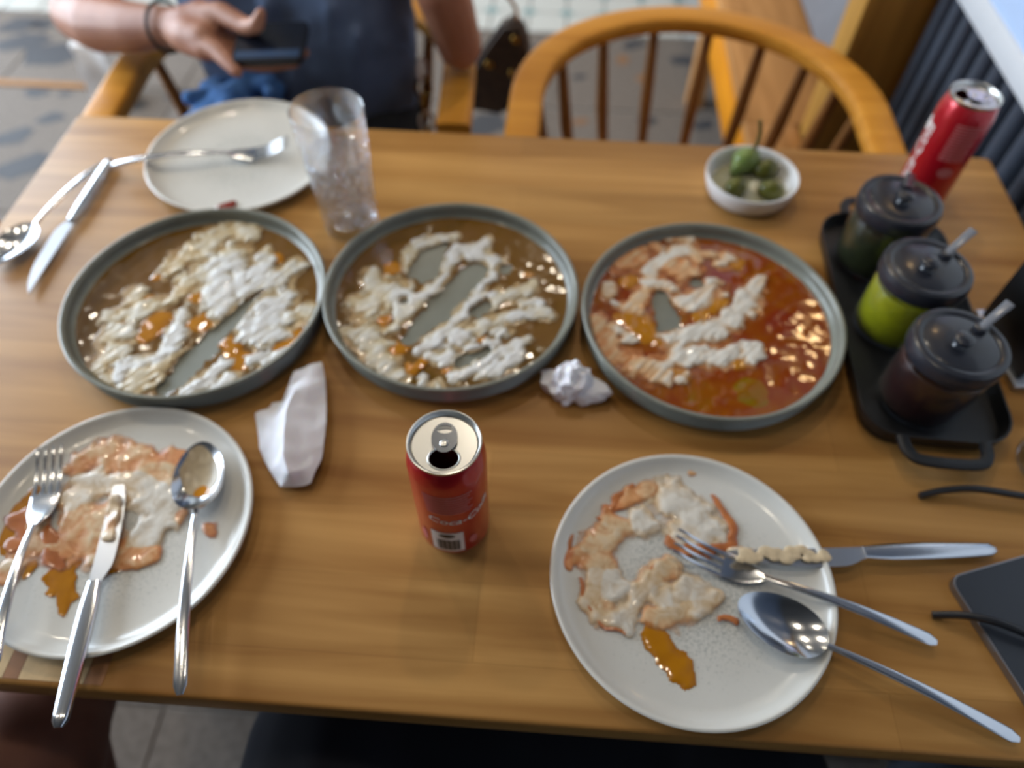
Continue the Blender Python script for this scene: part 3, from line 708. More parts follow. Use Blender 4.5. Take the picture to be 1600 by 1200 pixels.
for i, (t, ys_, sc_, or_, ox, oy, k, pool, yo, nm) in enumerate(((d0, yA, scA, orA, 60, 300, .3125, 'pool_olive', 'yogurt', 1), (d1, yB, scB, orB, 480, 290, .3, 'pool_olive', 'yogurt', 2), (d2, yC, scC, orC, 860, 320, .3125, 'pool_red', 'yogurt_peach', 3))):
    zf = .0170; c = DISH[i]
    sc = strokes(sc_, ox, oy, k, zf, SCL)
    ya = strokes(ys_, ox, oy, k, zf+.002, SCL*1.04); oa = strokes(or_, ox, oy, k, zf, SCL)
    # thin film of juices: richer and more golden towards the near rim
    rng = random.Random(i); pos = [[(c[0], c[1], .20, .62), (c[0]+.02, c[1]-.01, .20, .62)]]
    if i == 2: pos = [[(c[0]-.06, c[1]-.02, .10, .35)], [(c[0]+.02, c[1]+.05, .09, .8)], [(c[0]+.07, c[1], .07, .75)], [(c[0]-.02, c[1]-.09, .06, .35)], [(c[0]+.03, c[1]-.085, .055, .08)], [(c[0]+.07, c[1]-.07, .05, .6)], [(c[0]+.02, c[1], .08, .6)], [(c[0], c[1], .3, .5)]]
    else: pos += [[(c[0]+.124*math.cos(a), c[1]+.124*math.sin(a), .05, .1) for a in [math.radians(d) for d in range(100, 330, 10)]]]
    o = field_mesh('sauce_pool', t, c, pos, sc, .0150, .0014, pool, .0012, .15, .1218, i+5, 1.2)
    for q in o: q['label'] = ('thin brown glossy juices', 'thin olive brown glossy juices', 'thick red orange oily sauce')[i]
    o = field_mesh('amber_oil', t, c, oa, sc, .0161, .0012, 'amber_oil', .0011, .7, .121, i+15)
    # milky film round the thicker streaks, then the streaks themselves
    fa = [[(q[0], q[1], q[2]*1.6, q[3]*.6) for q in s_] for s_ in ya]
    o = field_mesh('yogurt_film', t, c, fa, sc, .0162, .0007, yo+'_film', .0011, .8, .1212, i+35)
    wa = [[(q[0], q[1], q[2]*1.16, q[3]) for q in s_] for s_ in ya]
    o = field_mesh('yogurt_smear', t, c, wa, sc, .0164, .0022, yo, .0008, 1.15, .1212, i+25, streak=(.40, .32, .12)[i])

PLATE = [(-.383, .7209), (-.3427, .2312), (.1317, .2149)]
def plate(i, label):
    x, y = PLATE[i]
    t = thing('dinner_plate', label, 'plate', (x, y, T), random.Random(i).uniform(0, 6) if i == 0 else 0, 'speckled white dinner plates')
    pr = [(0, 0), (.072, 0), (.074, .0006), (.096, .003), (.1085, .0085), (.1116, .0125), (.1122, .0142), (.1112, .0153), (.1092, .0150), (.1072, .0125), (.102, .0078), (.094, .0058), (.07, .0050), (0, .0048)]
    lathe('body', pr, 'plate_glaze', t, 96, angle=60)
    return t
p0 = plate(0, 'nearly clean speckled white plate with a fork across it, beside the glass')
p1 = plate(1, 'speckled white plate at the near left, orange residue under fork, knife and spoon')
p2 = plate(2, 'speckled white plate at the near right, peach residue and a yellow drip')
p0.rotation_euler.z = 0
def plate_food():
    s = SCL*.86
    resB = [[(260,215,50,.35),(350,180,62,.4),(430,215,80,.3),(520,205,58,.2),(575,205,40,.15)], [(310,280,85,.75),(230,330,60,.6)], [(400,280,80,.6),(500,300,85,.9),(545,370,62,.9),(480,440,70,.8),(430,480,45,.6)],
            [(260,400,84,.35),(340,380,72,.5),(310,470,92,.45),(220,480,82,.3),(180,525,50,.2)], [(390,500,70,.35),(490,505,40,.25)], [(500,230,90,.4),(570,270,30,.5)], [(575,380,36,.3)], [(120,400,60,.4),(80,490,60,.4),(140,470,60,.4)], [(30,560,40,.5),(20,590,30,.4)], [(680,420,26,.2),(690,440,20,.2)], [(330,560,36,.15)]]
    oil = [[(60,370,52),(25,440,52),(50,490,48)], [(110,300,26)], [(200,570,48),(210,640,30),(207,695,16)], [(330,560,30),(450,520,22)], [(90,560,24)], [(170,620,22)]]
    red = [[(60,390,36),(90,440,34)], [(60,480,30),(30,470,26)], [(150,430,30),(170,500,36),(200,550,26)], [(258,250,12)], [(420,225,24),(520,220,24)]]
    c = PLATE[1]
    for nm, st, z, h, m, sd in (('oil_stain', oil, .0054, .0006, 'amber_oil', 41), ('sauce_residue', resB, .0056, .0018, 'residue_peach', 42), ('sauce_residue', red, .0064, .0010, 'amber_rust', 43)):
        o = field_mesh(nm, p1, c, strokes(st, 0, 620, .4833, .0065, s), [], z, h, m, .0010, .7, .1065 if nm == 'oil_stain' else .104, sd)
    resC = [[(430,190,92,.8),(500,230,95,.95),(560,300,80,.85),(480,300,72,.8)], [(230,225,26,.2),(265,285,62,.45),(190,330,72,.5),(220,400,62,.45),(130,375,42,.3)], [(300,180,34,.3),(370,150,40,.45),(250,220,24,.15)],
            [(190,440,56,.6),(175,520,42,.6),(230,585,50,.6),(275,590,50,.9),(320,520,44,.7),(370,440,42,.55),(430,410,42,.5)], [(410,500,66,.75),(520,500,62,.75),(570,520,42,.6),(460,560,58,.6),(380,580,42,.4)], [(530,95,22,.5),(500,110,14,.4)], [(340,260,60,.8)], [(110,370,24,.1),(90,400,20,.1)], [(240,470,80,.85)], [(640,370,40,.6),(720,380,22,.7)]]
    edge = [[(585,180,16),(625,265,24),(645,335,26),(570,370,34),(440,330,28)], [(210,245,14),(260,190,16),(320,150,10)], [(140,450,12),(150,520,12),(220,610,12),(280,625,10)], [(600,590,14),(655,588,12)], [(345,470,14),(400,405,16)], [(110,300,12),(90,390,14)]]
    drip = [[(370,600,24),(390,650,42),(430,710,52),(480,770,36)], [(420,620,60),(560,610,40)]]
    c = PLATE[2]
    edge = [[(q[0], q[1], q[2]*.85) for q in e_] for e_ in edge]
    for nm, st, z, h, m, sd in (('oil_stain', drip[:1], .0054, .0008, 'amber_oil', 51), ('sauce_residue', resC, .0056, .0022, 'residue_peach', 52), ('sauce_residue', edge, .0062, .0014, 'amber_rust', 53)):
        o = field_mesh(nm, p2, c, strokes(st, 840, 690, .475, .0065, s), [], z, h, m, .0010, .7, .104, sd)
    a = at(352, 316, .012)
    o = field_mesh('sauce_residue', p0, PLATE[0], [[(a.x-.007, a.y-.002, .008, .8), (a.x+.006, a.y+.002, .007, .8)]], [], .0068, .002, 'pool_red', .0008, .5, None, 61)
food_mat('amber_rust', [(0, (152, 66, 24)), (1, (186, 114, 60))], .25, .5, .3, 60, .2, .1, .95)
plate_food()

# ------------------------------------------------------------------ cutlery
def place_line(t, H, E):
    """local +x runs from the handle end H to the tip E"""
    d = Vector(E)-Vector(H); t.location = H
    t.rotation_euler = (0, -math.atan2(d.z, math.hypot(d.x, d.y)), math.atan2(d.y, d.x))
def arch(x, L, n, hd): # height of the handle's centre line above the straight line handle end - tip
    return hd*math.sin(PI*min(1, x/n))
def handle(t, n, wend=.0105, wneck=.0045, th=.0032, hd=.004, m='steel', z0=0., z1=0.):
    pts = [(n*k/24, 0, arch(n*k/24, 0, n, hd)+z0+(z1-z0)*k/24) for k in range(25)]
    def sec(i, s):
        if s < .06: k = math.sqrt(max(0, 1-((.06-s)/.06)**2))*.55+.45
        else: k = 1
        wd = (wend+(wneck-wend)*s**1.3)*.5*k
        return ell(wd, th*.5*(.8 if s > .9 else 1)*(.6+.4*k), 12, 3.2)
    return sweep('handle', pts, sec, m, t)
def make_spoon(L, m='steel'):
    t = thing('spoon', '', 'spoon'); n = L-.066
    handle(t, n+.004, hd=.006, z1=.002)
    a, b, dep = .0345, .0215, .0085; V = []; F = []; R_, S = 14, 40
    def shell(sign, off, dz):
        st = len(V)
        for i in range(R_+1):
            q = i/R_
            for j in range(S):
                an = 2*PI*j/S; e = 1-.12*math.cos(an)*q
                V.append((n+.0325+(a*q+off*(q > .99))*math.cos(an), (b*q*e+off*(q > .99))*math.sin(an), -dep*(1-q**2.2)+dz+.005+.002*q*q*(math.cos(an) < 0)*abs(math.cos(an))**3))
        for i in range(R_):
            for j in range(S):
                q = (j+1) % S; f = (st+i*S+j, st+i*S+q, st+(i+1)*S+q, st+(i+1)*S+j); F.append(f if sign > 0 else f[::-1])
        return st
    s1 = shell(1, 0, 0); s2 = shell(-1, 0, -.0014)
    for j in range(S): q = (j+1) % S; F.append((s1+R_*S+j, s1+R_*S+q, s2+R_*S+q, s2+R_*S+j))
    obj('bowl', V, F, m, t)
    return t
def make_fork(L, m='steel'):
    t = thing('fork', '', 'fork'); n = L-.078
    handle(t, n+.004, hd=.006, z1=.002)
    def prof(x): # height of the head along x (0..1)
        return .002-.007*math.sin(PI*min(1, x*1.1)*.9)+.010*x*x
    def wid(x): return .0045+(.0245-.0045)*(1-math.exp(-((x)/.16)**1.6))
    pts = [(n+.036*k/14, 0, prof(.036*k/14/.078)) for k in range(15)]
    sweep('head', pts, lambda i, s: ell(wid(.036*i/14/.078)*.5, .001, 14, 4), m, t)
    for j in range(4):
        y = (j-1.5)*.0064
        pts = [(n+.034+.044*k/12, y*(1+.02*k/12), prof((.034+.044*k/12)/.078)) for k in range(13)]
        sweep('tine', pts, lambda i, s: ell(.0019*(1-.45*s), .00095*(1-.3*s), 8, 3), m, t)
    return t
def make_knife(L, m='steel'):
    t = thing('knife', '', 'knife'); n = L*.5
    pts = [(n*k/24, 0, .001) for k in range(25)]
    def sec(i, s):
        k = math.sqrt(max(0, 1-((.06-s)/.06)**2))*.5+.5 if s < .06 else 1
        wd = .0095+.0035*math.sin(PI*(s*.8))-.004*max(0, s-.8)*5*.6
        return ell(wd*.5*k*1.15, .0034*k, 14, 2.6)
    sweep('handle', pts, sec, m, t)
    bl = L-n; up = []; lo = []
    for k in range(25):
        s = k/24; x = n-.002+(bl+.002)*s
        yl = -(.005+.0065*(1-math.exp(-(s/.10)**2)))*(1-s**5)+.004*s**4
        yu = .0045*(1-.1*s)+.0*s
        yu = .0045 - .0005*s
        lo.append((x, min(yl, yu-.0002))); up.append((x, yu))
    prism('blade', [lo+up[::-1]], .0004, .0016, m+'_satin', t)
    return t
def W(u, v, z): return at(u, v, z)
def put(make, L, H, E, label, group, roll=0.):
    t = make(L); place_line(t, H, E); tag(t, label, t['category'], group)
    if roll: t.rotation_euler.x = roll
    return t
put(make_fork, .210, W(175, 258, .016), W(449, 232, .0125), 'steel fork lying across the nearly clean plate beside the glass', 'forks')
put(make_spoon, .195, W(165, 254, .0025), W(4, 402, .0065), 'steel spoon on bare wood at the left edge, beside a knife', 'spoons')
put(make_knife, .226, W(174, 250, .0045), W(38, 462, .0045), 'steel table knife on bare wood left of the serving dishes', 'knives')
put(make_fork, .190, W(-12, 1044, .022), W(86, 711, .0090), 'steel fork lying on the near left plate, leftmost of its cutlery', 'forks')
put(make_spoon, .214, W(281, 1086, .0215), W(318, 690, .0125), 'steel spoon on the near left plate with oily residue in its bowl', 'spoons')
put(make_knife, .215, W(92, 1138, .0215), W(178, 792, .0078), 'steel knife on the near left plate, handle jutting over the table edge', 'knives')
put(make_knife, .222, W(1556, 858, .0100), W(1140, 867, .0150), 'steel knife smeared with cream lying over the right rim of the near right plate', 'knives', PI)
put(make_fork, .206, W(1463, 1004, .0085), W(1050, 850, .0115), 'steel fork with its tines in the residue of the near right plate', 'forks')
put(make_spoon, .206, W(1592, 1156, .0080), W(1166, 950, .0150), 'empty steel spoon across the right rim of the near right plate', 'spoons')

# ------------------------------------------------------------------ drink cans
def circle(r, n, cx=0, cy=0, sx=1, sy=1): return [(cx+r*sx*math.cos(2*PI*k/n), cy+r*sy*math.sin(2*PI*k/n)) for k in range(n)]
CANH = .1385
def can_r(z):
    prof = [(0, .0235), (.004, .0252), (.011, .0288), (.118, .0288), (.130, .0268), (.136, .0256)]
    for (z0, r0), (z1, r1) in zip(prof[:-1], prof[1:]):
        if z0 <= z <= z1: return r0+(r1-r0)*(z-z0)/(z1-z0)
    return .0256
def wrap(name, polys, t, m, off=.00025):
    """flat print: list of (verts (s, z), faces) bent round the can; s is arc length, 0 towards -y"""
    V = []; F = []
    for vs, fs in polys:
        b = len(V)
        for s, z in vs:
            r = can_r(z)+off; a = -PI/2+s/.0288; V.append((r*math.cos(a), r*math.sin(a), z))
        F += [tuple(b+i for i in f) for f in fs]
    return obj(name, V, F, m, t)
def strip(s0, s1, z0, z1, n=10, nz=3):
    vs = [(s0+(s1-s0)*i/n, z0+(z1-z0)*j/nz) for j in range(nz+1) for i in range(n+1)]
    return vs, [(j*(n+1)+i, j*(n+1)+i+1, (j+1)*(n+1)+i+1, (j+1)*(n+1)+i) for j in range(nz) for i in range(n)]
def disc(cx, cz, rx, rz, n=28):
    vs = [(cx, cz)]+[(cx+rx*math.cos(2*PI*k/n), cz+rz*math.sin(2*PI*k/n)) for k in range(n)]
    return vs, [(0, 1+k, 1+(k+1) % n) for k in range(n)]
def lettering(txt, size, cs, cz, rot=0., shear=.25, rise=0.):
    cu = bpy.data.curves.new('lettering', 'FONT'); cu.body = txt; cu.size = size; cu.align_x = 'CENTER'; cu.align_y = 'CENTER'; cu.shear = shear; cu.resolution_u = 3; cu.offset = size*.012
    o = bpy.data.objects.new('lettering', cu); COL.objects.link(o)
    me = bpy.data.meshes.new_from_object(o.evaluated_get(bpy.context.evaluated_depsgraph_get())); bpy.data.objects.remove(o)
    bm = bmesh.new(); bm.from_mesh(me); bmesh.ops.triangulate(bm, faces=bm.faces)
    for _ in range(2):
        le = [e for e in bm.edges if e.calc_length() > .0035]
        if le: bmesh.ops.subdivide_edges(bm, edges=le, cuts=1); bmesh.ops.triangulate(bm, faces=bm.faces)
    c, s = math.cos(rot), math.sin(rot)
    vs = []
    for i, v in enumerate(bm.verts):
        v.index = i; x, y = v.co.x, v.co.y+rise*v.co.x*v.co.x*12; vs.append((cs+x*c-y*s, cz+x*s+y*c))
    fs = [tuple(v.index for v in f.verts) for f in bm.faces]; bm.free()
    return vs, fs
def make_can(loc, rot, label, style, tab):
    t = thing('drink_can', label, 'can', (loc[0], loc[1], T), rot, 'open red drink cans')
    n = 72
    lathe('body', [(0, .004), (.019, .003), (.0225, 0), (.0235, .0006), (.0252, .004), (.0275, .0085), (.0288, .0125), (.0288, .117), (.0284, .121), (.0268, .1295), (.0257, .1335), (.0252, .1345)], 'can_red', t, n, angle=50)
    lathe('rim', [(.0252, .1344), (.0258, .1362), (.0264, .1376), (.0262, .1385), (.0252, .1387), (.0244, .1380), (.0238, .1345), (.0234, .1335), (.0228, .1333), (.0226, .1345)], 'aluminium', t, n, angle=50)
    L = bpy.data.objects.new('lid', None)
    hole = circle(1, 28, 0, -.0115, .0102, .0082)
    ld = prism('lid', [circle(.0227, 56), hole], .1342, .1346, 'aluminium', t)
    ld.rotation_euler.z = tab
    lathe('mouth_ring', [(.98, .1346), (1.16, .1346), (1.12, .1353), (1.02, .1353)], 'aluminium', ld, 28, True).matrix_local = Matrix.Translation((0, -.0115, 0)) @ Matrix.Diagonal((.0102, .0082, 1, 1))
    out = [(.0092*math.cos(a), .0122*math.sin(a)+.004) for a in [2*PI*k/32 for k in range(32)]]
    prism('pull_tab', [out, circle(.0046, 20, 0, .0105, 1.25, .75)], .1362, .1374, 'steel', ld)
    lathe('rivet', [(.0032, .1346), (.0032, .1376), (.0024, .1382), (0, .1382)], 'aluminium', ld, 20, off=(0, -.001, 0))
    if style == 0:
        wrap('fine_print', [strip(-.016+.0003*k, .022-.0005*(k % 3)*4, .1075-k*.0036, .1075-k*.0036+.0019, 12, 1) for k in range(8)], t, 'print_pale')
        wrap('script_lettering', [lettering('Coca-Cola', .0120, .012, .0690, .12, .35, 1.)], t, 'print_white')
        wrap('barcode_panel', [strip(-.014, .012, .016, .050, 12, 6)], t, 'print_white')
        wrap('emblem', [disc(-.001, .0445, .0065, .0030)], t, 'print_dark', .0005)
        wrap('barcode', [strip(-.0095+k*.00122, -.0095+k*.00122+(.00095 if k % 3 else .0006), .019, .037, 1, 4) for k in range(15)], t, 'print_dark', .0005)
        wrap('side_mark', [disc(.020, .030, .0035, .006)], t, 'print_pale'); wrap('side_mark', [disc(-.022, .031, .003, .010)], t, 'print_pale')
    else:
        wrap('fine_print', [strip(-.017, .012-.002*(k % 3), .116-k*.0034, .116-k*.0034+.0017, 12, 1) for k in range(13)], t, 'print_pale')
        wrap('script_lettering', [lettering('Coca-Cola', .021, -.0440, .058, PI/2, .3)], t, 'print_white')
        wrap('side_mark', [disc(-.052, .100, .005, .009)], t, 'print_white')
        wrap('emblem_panel', [disc(-.017, .030, .010, .012)], t, 'print_white')
        wrap('emblem', [disc(-.014, .029, .0055, .007)], t, 'print_dark', .0005)
        wrap('grey_badge', [disc(-.002, .060, .008, .006)], t, 'print_pale')
    return t
make_can((-.0614, .2516), 0, 'open red can in front of the middle serving dish, white barcode on its side', 0, .08)
make_can((.4399, .7117), 0, 'open red can standing behind the sauce jars, near the slatted wall', 1, -1.9)

# ------------------------------------------------------------------ tumblers
def make_tumbler(loc, label):
    t = thing('tumbler', label, 'glass', (loc[0], loc[1], T), 0, 'clear glass tumblers')
    H = .150; ro = lambda z: .0300+.0075*(z/H)
    zs = [.0, .002, .006]+[.012+.0105*k for k in range(9)]
    lo = [(0, .0), (ro(0)-.004, .0)]+[(ro(z)+(.0006 if k % 2 else -.0004), z) for k, z in enumerate(zs[1:])]
    zi = zs[-1]
    inner = [(ro(zi)-.0022, zi), (ro(.06)-.0026, .06), (ro(.03)-.003, .03), (ro(.016)-.006, .0135), (0, .012)]
    lathe('relief_body', lo+inner, 'tumbler_relief', t, 56)
    lathe('upper_wall', [(ro(zi), zi), (ro(.12), .12), (ro(H)-.0004, H-.0008), (ro(H)-.001, H), (ro(H)-.0017, H-.0005), (ro(.12)-.002, .12), (ro(zi)-.0022, zi)], 'tumbler_upper', t, 56)
    return t
make_tumbler((-.2235, .6160), 'tall clear glass tumbler with crackled lower half beside the back plate')
make_tumbler((.4660, .3480), 'clear glass tumbler at the right picture edge, only its side in view')

# ------------------------------------------------------------------ condiment tray with three jars
TRX, TRY = .370, .506
def rrect(hx, hy, r, n=6, cx=0, cy=0):
    out = []
    for sx, sy, a0 in ((1,1,0), (-1,1,90), (-1,-1,180), (1,-1,270)):
        for k in range(n+1): a = math.radians(a0+90*k/n); out.append((cx+sx*(hx-r)+r*math.cos(a), cy+sy*(hy-r)+r*math.sin(a)))
    return out
def tray():
    t = thing('tray', 'black rectangular tray with loop handles carrying three sauce jars', 'tray', (TRX, TRY, T), math.radians(-2))
    prism('base', [rrect(.063, .146, .028)], .002, .006, 'black_metal', t)
    V = []; F = []; n = None
    prof = [(.0, .004), (.003, .010), (.0045, .021), (.0065, .021), (.005, .009), (.0015, .002)]
    loops = [[(x, y, z) for x, y in rrect(.061+o, .144+o, .028+o)] for o, z in prof]; n = len(loops[0])
    for l in loops: V += l
    k = len(loops)
    for a in range(k):
        b = (a+1) % k
        for i in range(n): j = (i+1) % n; F.append((a*n+i, a*n+j, b*n+j, b*n+i))
    bm = bmesh.new(); vs = [bm.verts.new(v) for v in V]
    for f in F: bm.faces.new([vs[i] for i in f])
    bmobj('rim', bm, 'black_metal', t)
    for s in (-1, 1):
        pts = bez([(-.036, s*.149, .019), (-.034, s*.164, .019), (-.022, s*.173, .019), (.022, s*.173, .019), (.034, s*.164, .019), (.036, s*.149, .019)], 6)
        sweep('handle', pts, lambda i, q: ell(.0055, .003, 10, 3), 'black_metal', t)
    for sx in (-1, 1):
        for sy in (-1, 1): lathe('foot', [(0, 0), (.006, 0), (.006, .0021), (0, .0021)], 'black_plastic', t, 16, off=(sx*.045, sy*.12, 0))
tray()
def jar(x, y, label, fill, level, rot, tilt):
    t = thing('sauce_jar', label, 'jar', (x, y, T+.0062), rot, 'lidded sauce jars on the tray')
    lathe('glass_body', [(0, 0), (.033, 0), (.0378, .004), (.0388, .010), (.0388, .064), (.0368, .070), (.0368, .076), (.0352, .076), (.0352, .070), (.0373, .063), (.0373, .010), (.034, .004), (0, .003)], 'jar_glass', t, 56)
    lathe('sauce', [(0, .0034), (.0335, .0045), (.0367, .010), (.0367, level-.001), (.0357, level), (0, level)], fill, t, 48)
    ld = lathe('lid', [(.0370, .068), (.0396, .0685), (.0406, .071), (.0408, .080), (.0396, .0842), (.0365, .0858), (.0325, .0850), (.0310, .0840), (.0290, .0850), (.012, .0862), (0, .0862), (0, .083), (.0368, .082)], 'lid_black', t, 56)
    lathe('knob', [(.0065, .0860), (.005, .089), (.0085, .0925), (.0085, .0950), (.0055, .0968), (0, .0968)], 'lid_black', ld, 24, off=(-.004, -.004, 0))
    # spoon: its stem leaves the lid through a slot
    sp = thing('sauce_spoon', 'clear plastic spoon stem sticking out of the '+label.split(',')[0], 'spoon', (x+.024*math.cos(rot+.6), y+.024*math.sin(rot+.6), T+.0062+.0864), rot+.6, 'spoons in the sauce jars')
    if tilt: 
        pts = [(-.002, 0, .0012), (.006, 0, .007), (.018, 0, .014), (.026, 0, .018)]
        sweep('stem', pts, lambda i, q: ell(.0032+.0012*q, .0013, 10, 3), 'spoon_clear', sp)
        lathe('collar', [(.006, -.0004), (.006, .003), (.004, .004), (.004, -.0004)], 'lid_black', sp, 16, True)
    else:
        pts = [(-.022, 0, .0105), (-.010, 0, .008), (.002, 0, .006), (.012, 0, .004)]
        sweep('stem', pts, lambda i, q: ell(.0045, .0016, 10, 3), 'lid_black', sp)
        lathe('collar', [(.006, -.0004), (.006, .003), (.004, .004), (.004, -.0004)], 'lid_black', sp, 16, True)
    return t
mat('spoon_clear', (150, 152, 160), .15, var=.1, trans=.4)
jar(.3560, .5960, 'dark green jar with black lid, farthest of the three on the tray', 'pesto', .060, .55, False)
jar(.3570, .5010, 'bright yellow-green jar with black lid, middle of the three on the tray', 'lime_sauce', .060, .05, True)
jar(.3600, .4100, 'dark red jar with black lid, nearest of the three on the tray', 'chili_sauce', .060, .05, True)

# ------------------------------------------------------------------ olives in a white bowl
mat('shaded_brine', (166, 164, 138), .06, var=.1, scale=60)
def olives():
    c = at(1176, 271, .027)
    t = thing('ramekin', 'small round white bowl of green olives near the back table edge', 'bowl', (c[0], c[1], T))
    lathe('body', [(0, .001), (.040, .001), (.042, 0), (.045, .0008), (.0495, .006), (.0532, .018), (.0542, .0262), (.0538, .0275), (.0522, .0274), (.0508, .0258), (.0485, .017), (.044, .008), (.037, .0050), (0, .0042)], 'white_china', t, 64, angle=60)
    lathe('shaded_brine', [(.0452, .0088), (.043, .0094), (0, .0094)], 'shaded_brine', t, 48)  # brine disc; its grey-green also paints in the shade inside the bowl
    def olive(px, z, r, lab, rot):
        p = at(px[0], px[1], z); b = Blob(); b.ball((0, 0, 0), r, (1.28, 1, .98), n=20)
        o = thing('olive', lab, 'olive', p, rot, 'green olives in the white bowl')
        obj('flesh', b.V, b.F, 'olive', o)
        lathe('pit_hole', [(.0024, -.0006), (.0026, .0006), (.0016, .0008), (0, .0002)], 'pepper_stem', o, 14).matrix_local = Matrix.Translation((r*1.25, 0, 0)) @ Matrix.Rotation(PI/2, 4, 'Y')
    olive((1149, 293), .0170, .0120, 'green olive at the front left of the white bowl', .8)
    olive((1204, 297), .0170, .0118, 'green olive at the front right of the white bowl', -.2)
    olive((1197, 264), .0175, .0122, 'green olive at the back right of the white bowl', .4)
    o = thing('pickled_pepper', 'small pickled green pepper with upright stem in the white bowl', 'pepper', at(1166, 250, .022), .5)
    b = Blob(); b.ball((0, 0, 0), .0150, (1.2, 1, 1), n=20); b.limb([(0, 0, 0, .013), (-.014, -.004, -.004, .009), (-.020, -.006, -.007, .005)]); obj('flesh', b.V, b.F, 'pepper_green', o)
    tube('stem', bez([(.004, 0, .008), (.009, .0, .020), (.010, .002, .034), (.006, .004, .050)], 6), lambda q: .0030-.0008*q, 'pepper_stem', o, 10, (0, 1, 0))
    p = at(1180, 291, .009); o = thing('pale_morsel', 'pale onion piece between the olives in the white bowl', 'morsel', p, 1.3)  # small pale lump lying between the olives
    b = Blob(); b.ball((0, 0, 0), .006, (1.9, 1, .5), n=16); obj('flesh', b.V, b.F, 'morsel', o)
    lathe('raised_edge', [(.0035, .0026), (.0042, .0032), (.0030, .0036)], 'morsel', o, 20)
olives()

# ------------------------------------------------------------------ tissues
def tissue():
    k = .3; ox, oy = 360, 540
    pts = [(480,82,.012),(405,100,.016),(330,130,.018),(292,220,.014),(272,290,.006),(215,295,.003),(195,322,.003),(125,350,.002),(138,450,.003),(150,540,.003),(170,590,.003),(210,665,.004),(262,742,.005),(340,738,.006),(420,720,.008),(475,590,.012),(490,500,.013),(500,400,.012),(503,290,.011),(497,180,.011)]
    mid = [(340,215,.024),(420,208,.022),(290,330,.026),(278,450,.027),(272,560,.026),(300,660,.022),(400,300,.018),(390,430,.019),(380,560,.018),(370,650,.016),(210,400,.010),(220,500,.012),(235,600,.012),(450,400,.015),(440,560,.015),(410,150,.018)]
    P = [at(ox+x*k, oy+y*k, z+.002) for x, y, z in pts+mid]; c = at(ox+320*k, oy+420*k, 0)
    n = len(pts); v2, e2, f2, ov, _, _ = delaunay_2d_cdt([Vector((p.x, p.y)) for p in P], [(i, (i+1) % n) for i in range(n)], [], 1, 1e-7)
    bm = bmesh.new(); vs = [bm.verts.new(P[o[0]]-c) for o in ov]
    for f in f2: bm.faces.new([vs[i] for i in f])
    bmesh.ops.recalc_face_normals(bm, faces=bm.faces)
    cr = [e for e in bm.edges]
    bmesh.ops.subdivide_edges(bm, edges=bm.edges[:], cuts=3, use_grid_fill=True)
    bmesh.ops.triangulate(bm, faces=bm.faces)
    for v in bm.verts:
        v.co.z += .0022*noise.noise(v.co*90)+.0012*noise.noise(v.co*220); v.co.z = max(v.co.z, .0012)
    bmesh.ops.smooth_vert(bm, verts=bm.verts, factor=.3, use_axis_x=True, use_axis_y=True, use_axis_z=True)
    if sum(f.normal.z for f in bm.faces) < 0: bmesh.ops.reverse_faces(bm, faces=bm.faces)
    r = bmesh.ops.solidify(bm, geom=bm.faces[:], thickness=.0009)
    o = bmobj('paper_tissue', bm, 'tissue'); o.location = c
    tag(o, 'folded white paper tissue with torn edge between the left dishes and the can', 'tissue')
    bm = bmesh.new(); bmesh.ops.create_icosphere(bm, subdivisions=5, radius=1)
    for v in bm.verts:
        d = v.co.normalized(); r_ = 1+.75*(.5-abs(noise.noise(d*1.6+Vector((3,1,7)))))+.22*(.5-abs(noise.noise(d*2.6+Vector((9,2,0)))))
        sx = .0150+.012*max(0, d.x)**3*(d.z < .3)+.010*max(0, -d.x)**4*(d.z < .1); v.co = Vector((d.x*sx*r_, d.y*.0155*r_, max(-.011, d.z*.018*r_)))
    z = min(v.co.z for v in bm.verts)
    for v in bm.verts: v.co.z -= z
    o = bmobj('crumpled_tissue', bm, 'tissue', None, True, 28); p = at(893, 606, 0); o.location = (p.x, p.y-.004, T); o.rotation_euler.z = -.25
    tag(o, 'crumpled ball of white tissue between the middle and right dishes', 'tissue')
tissue()

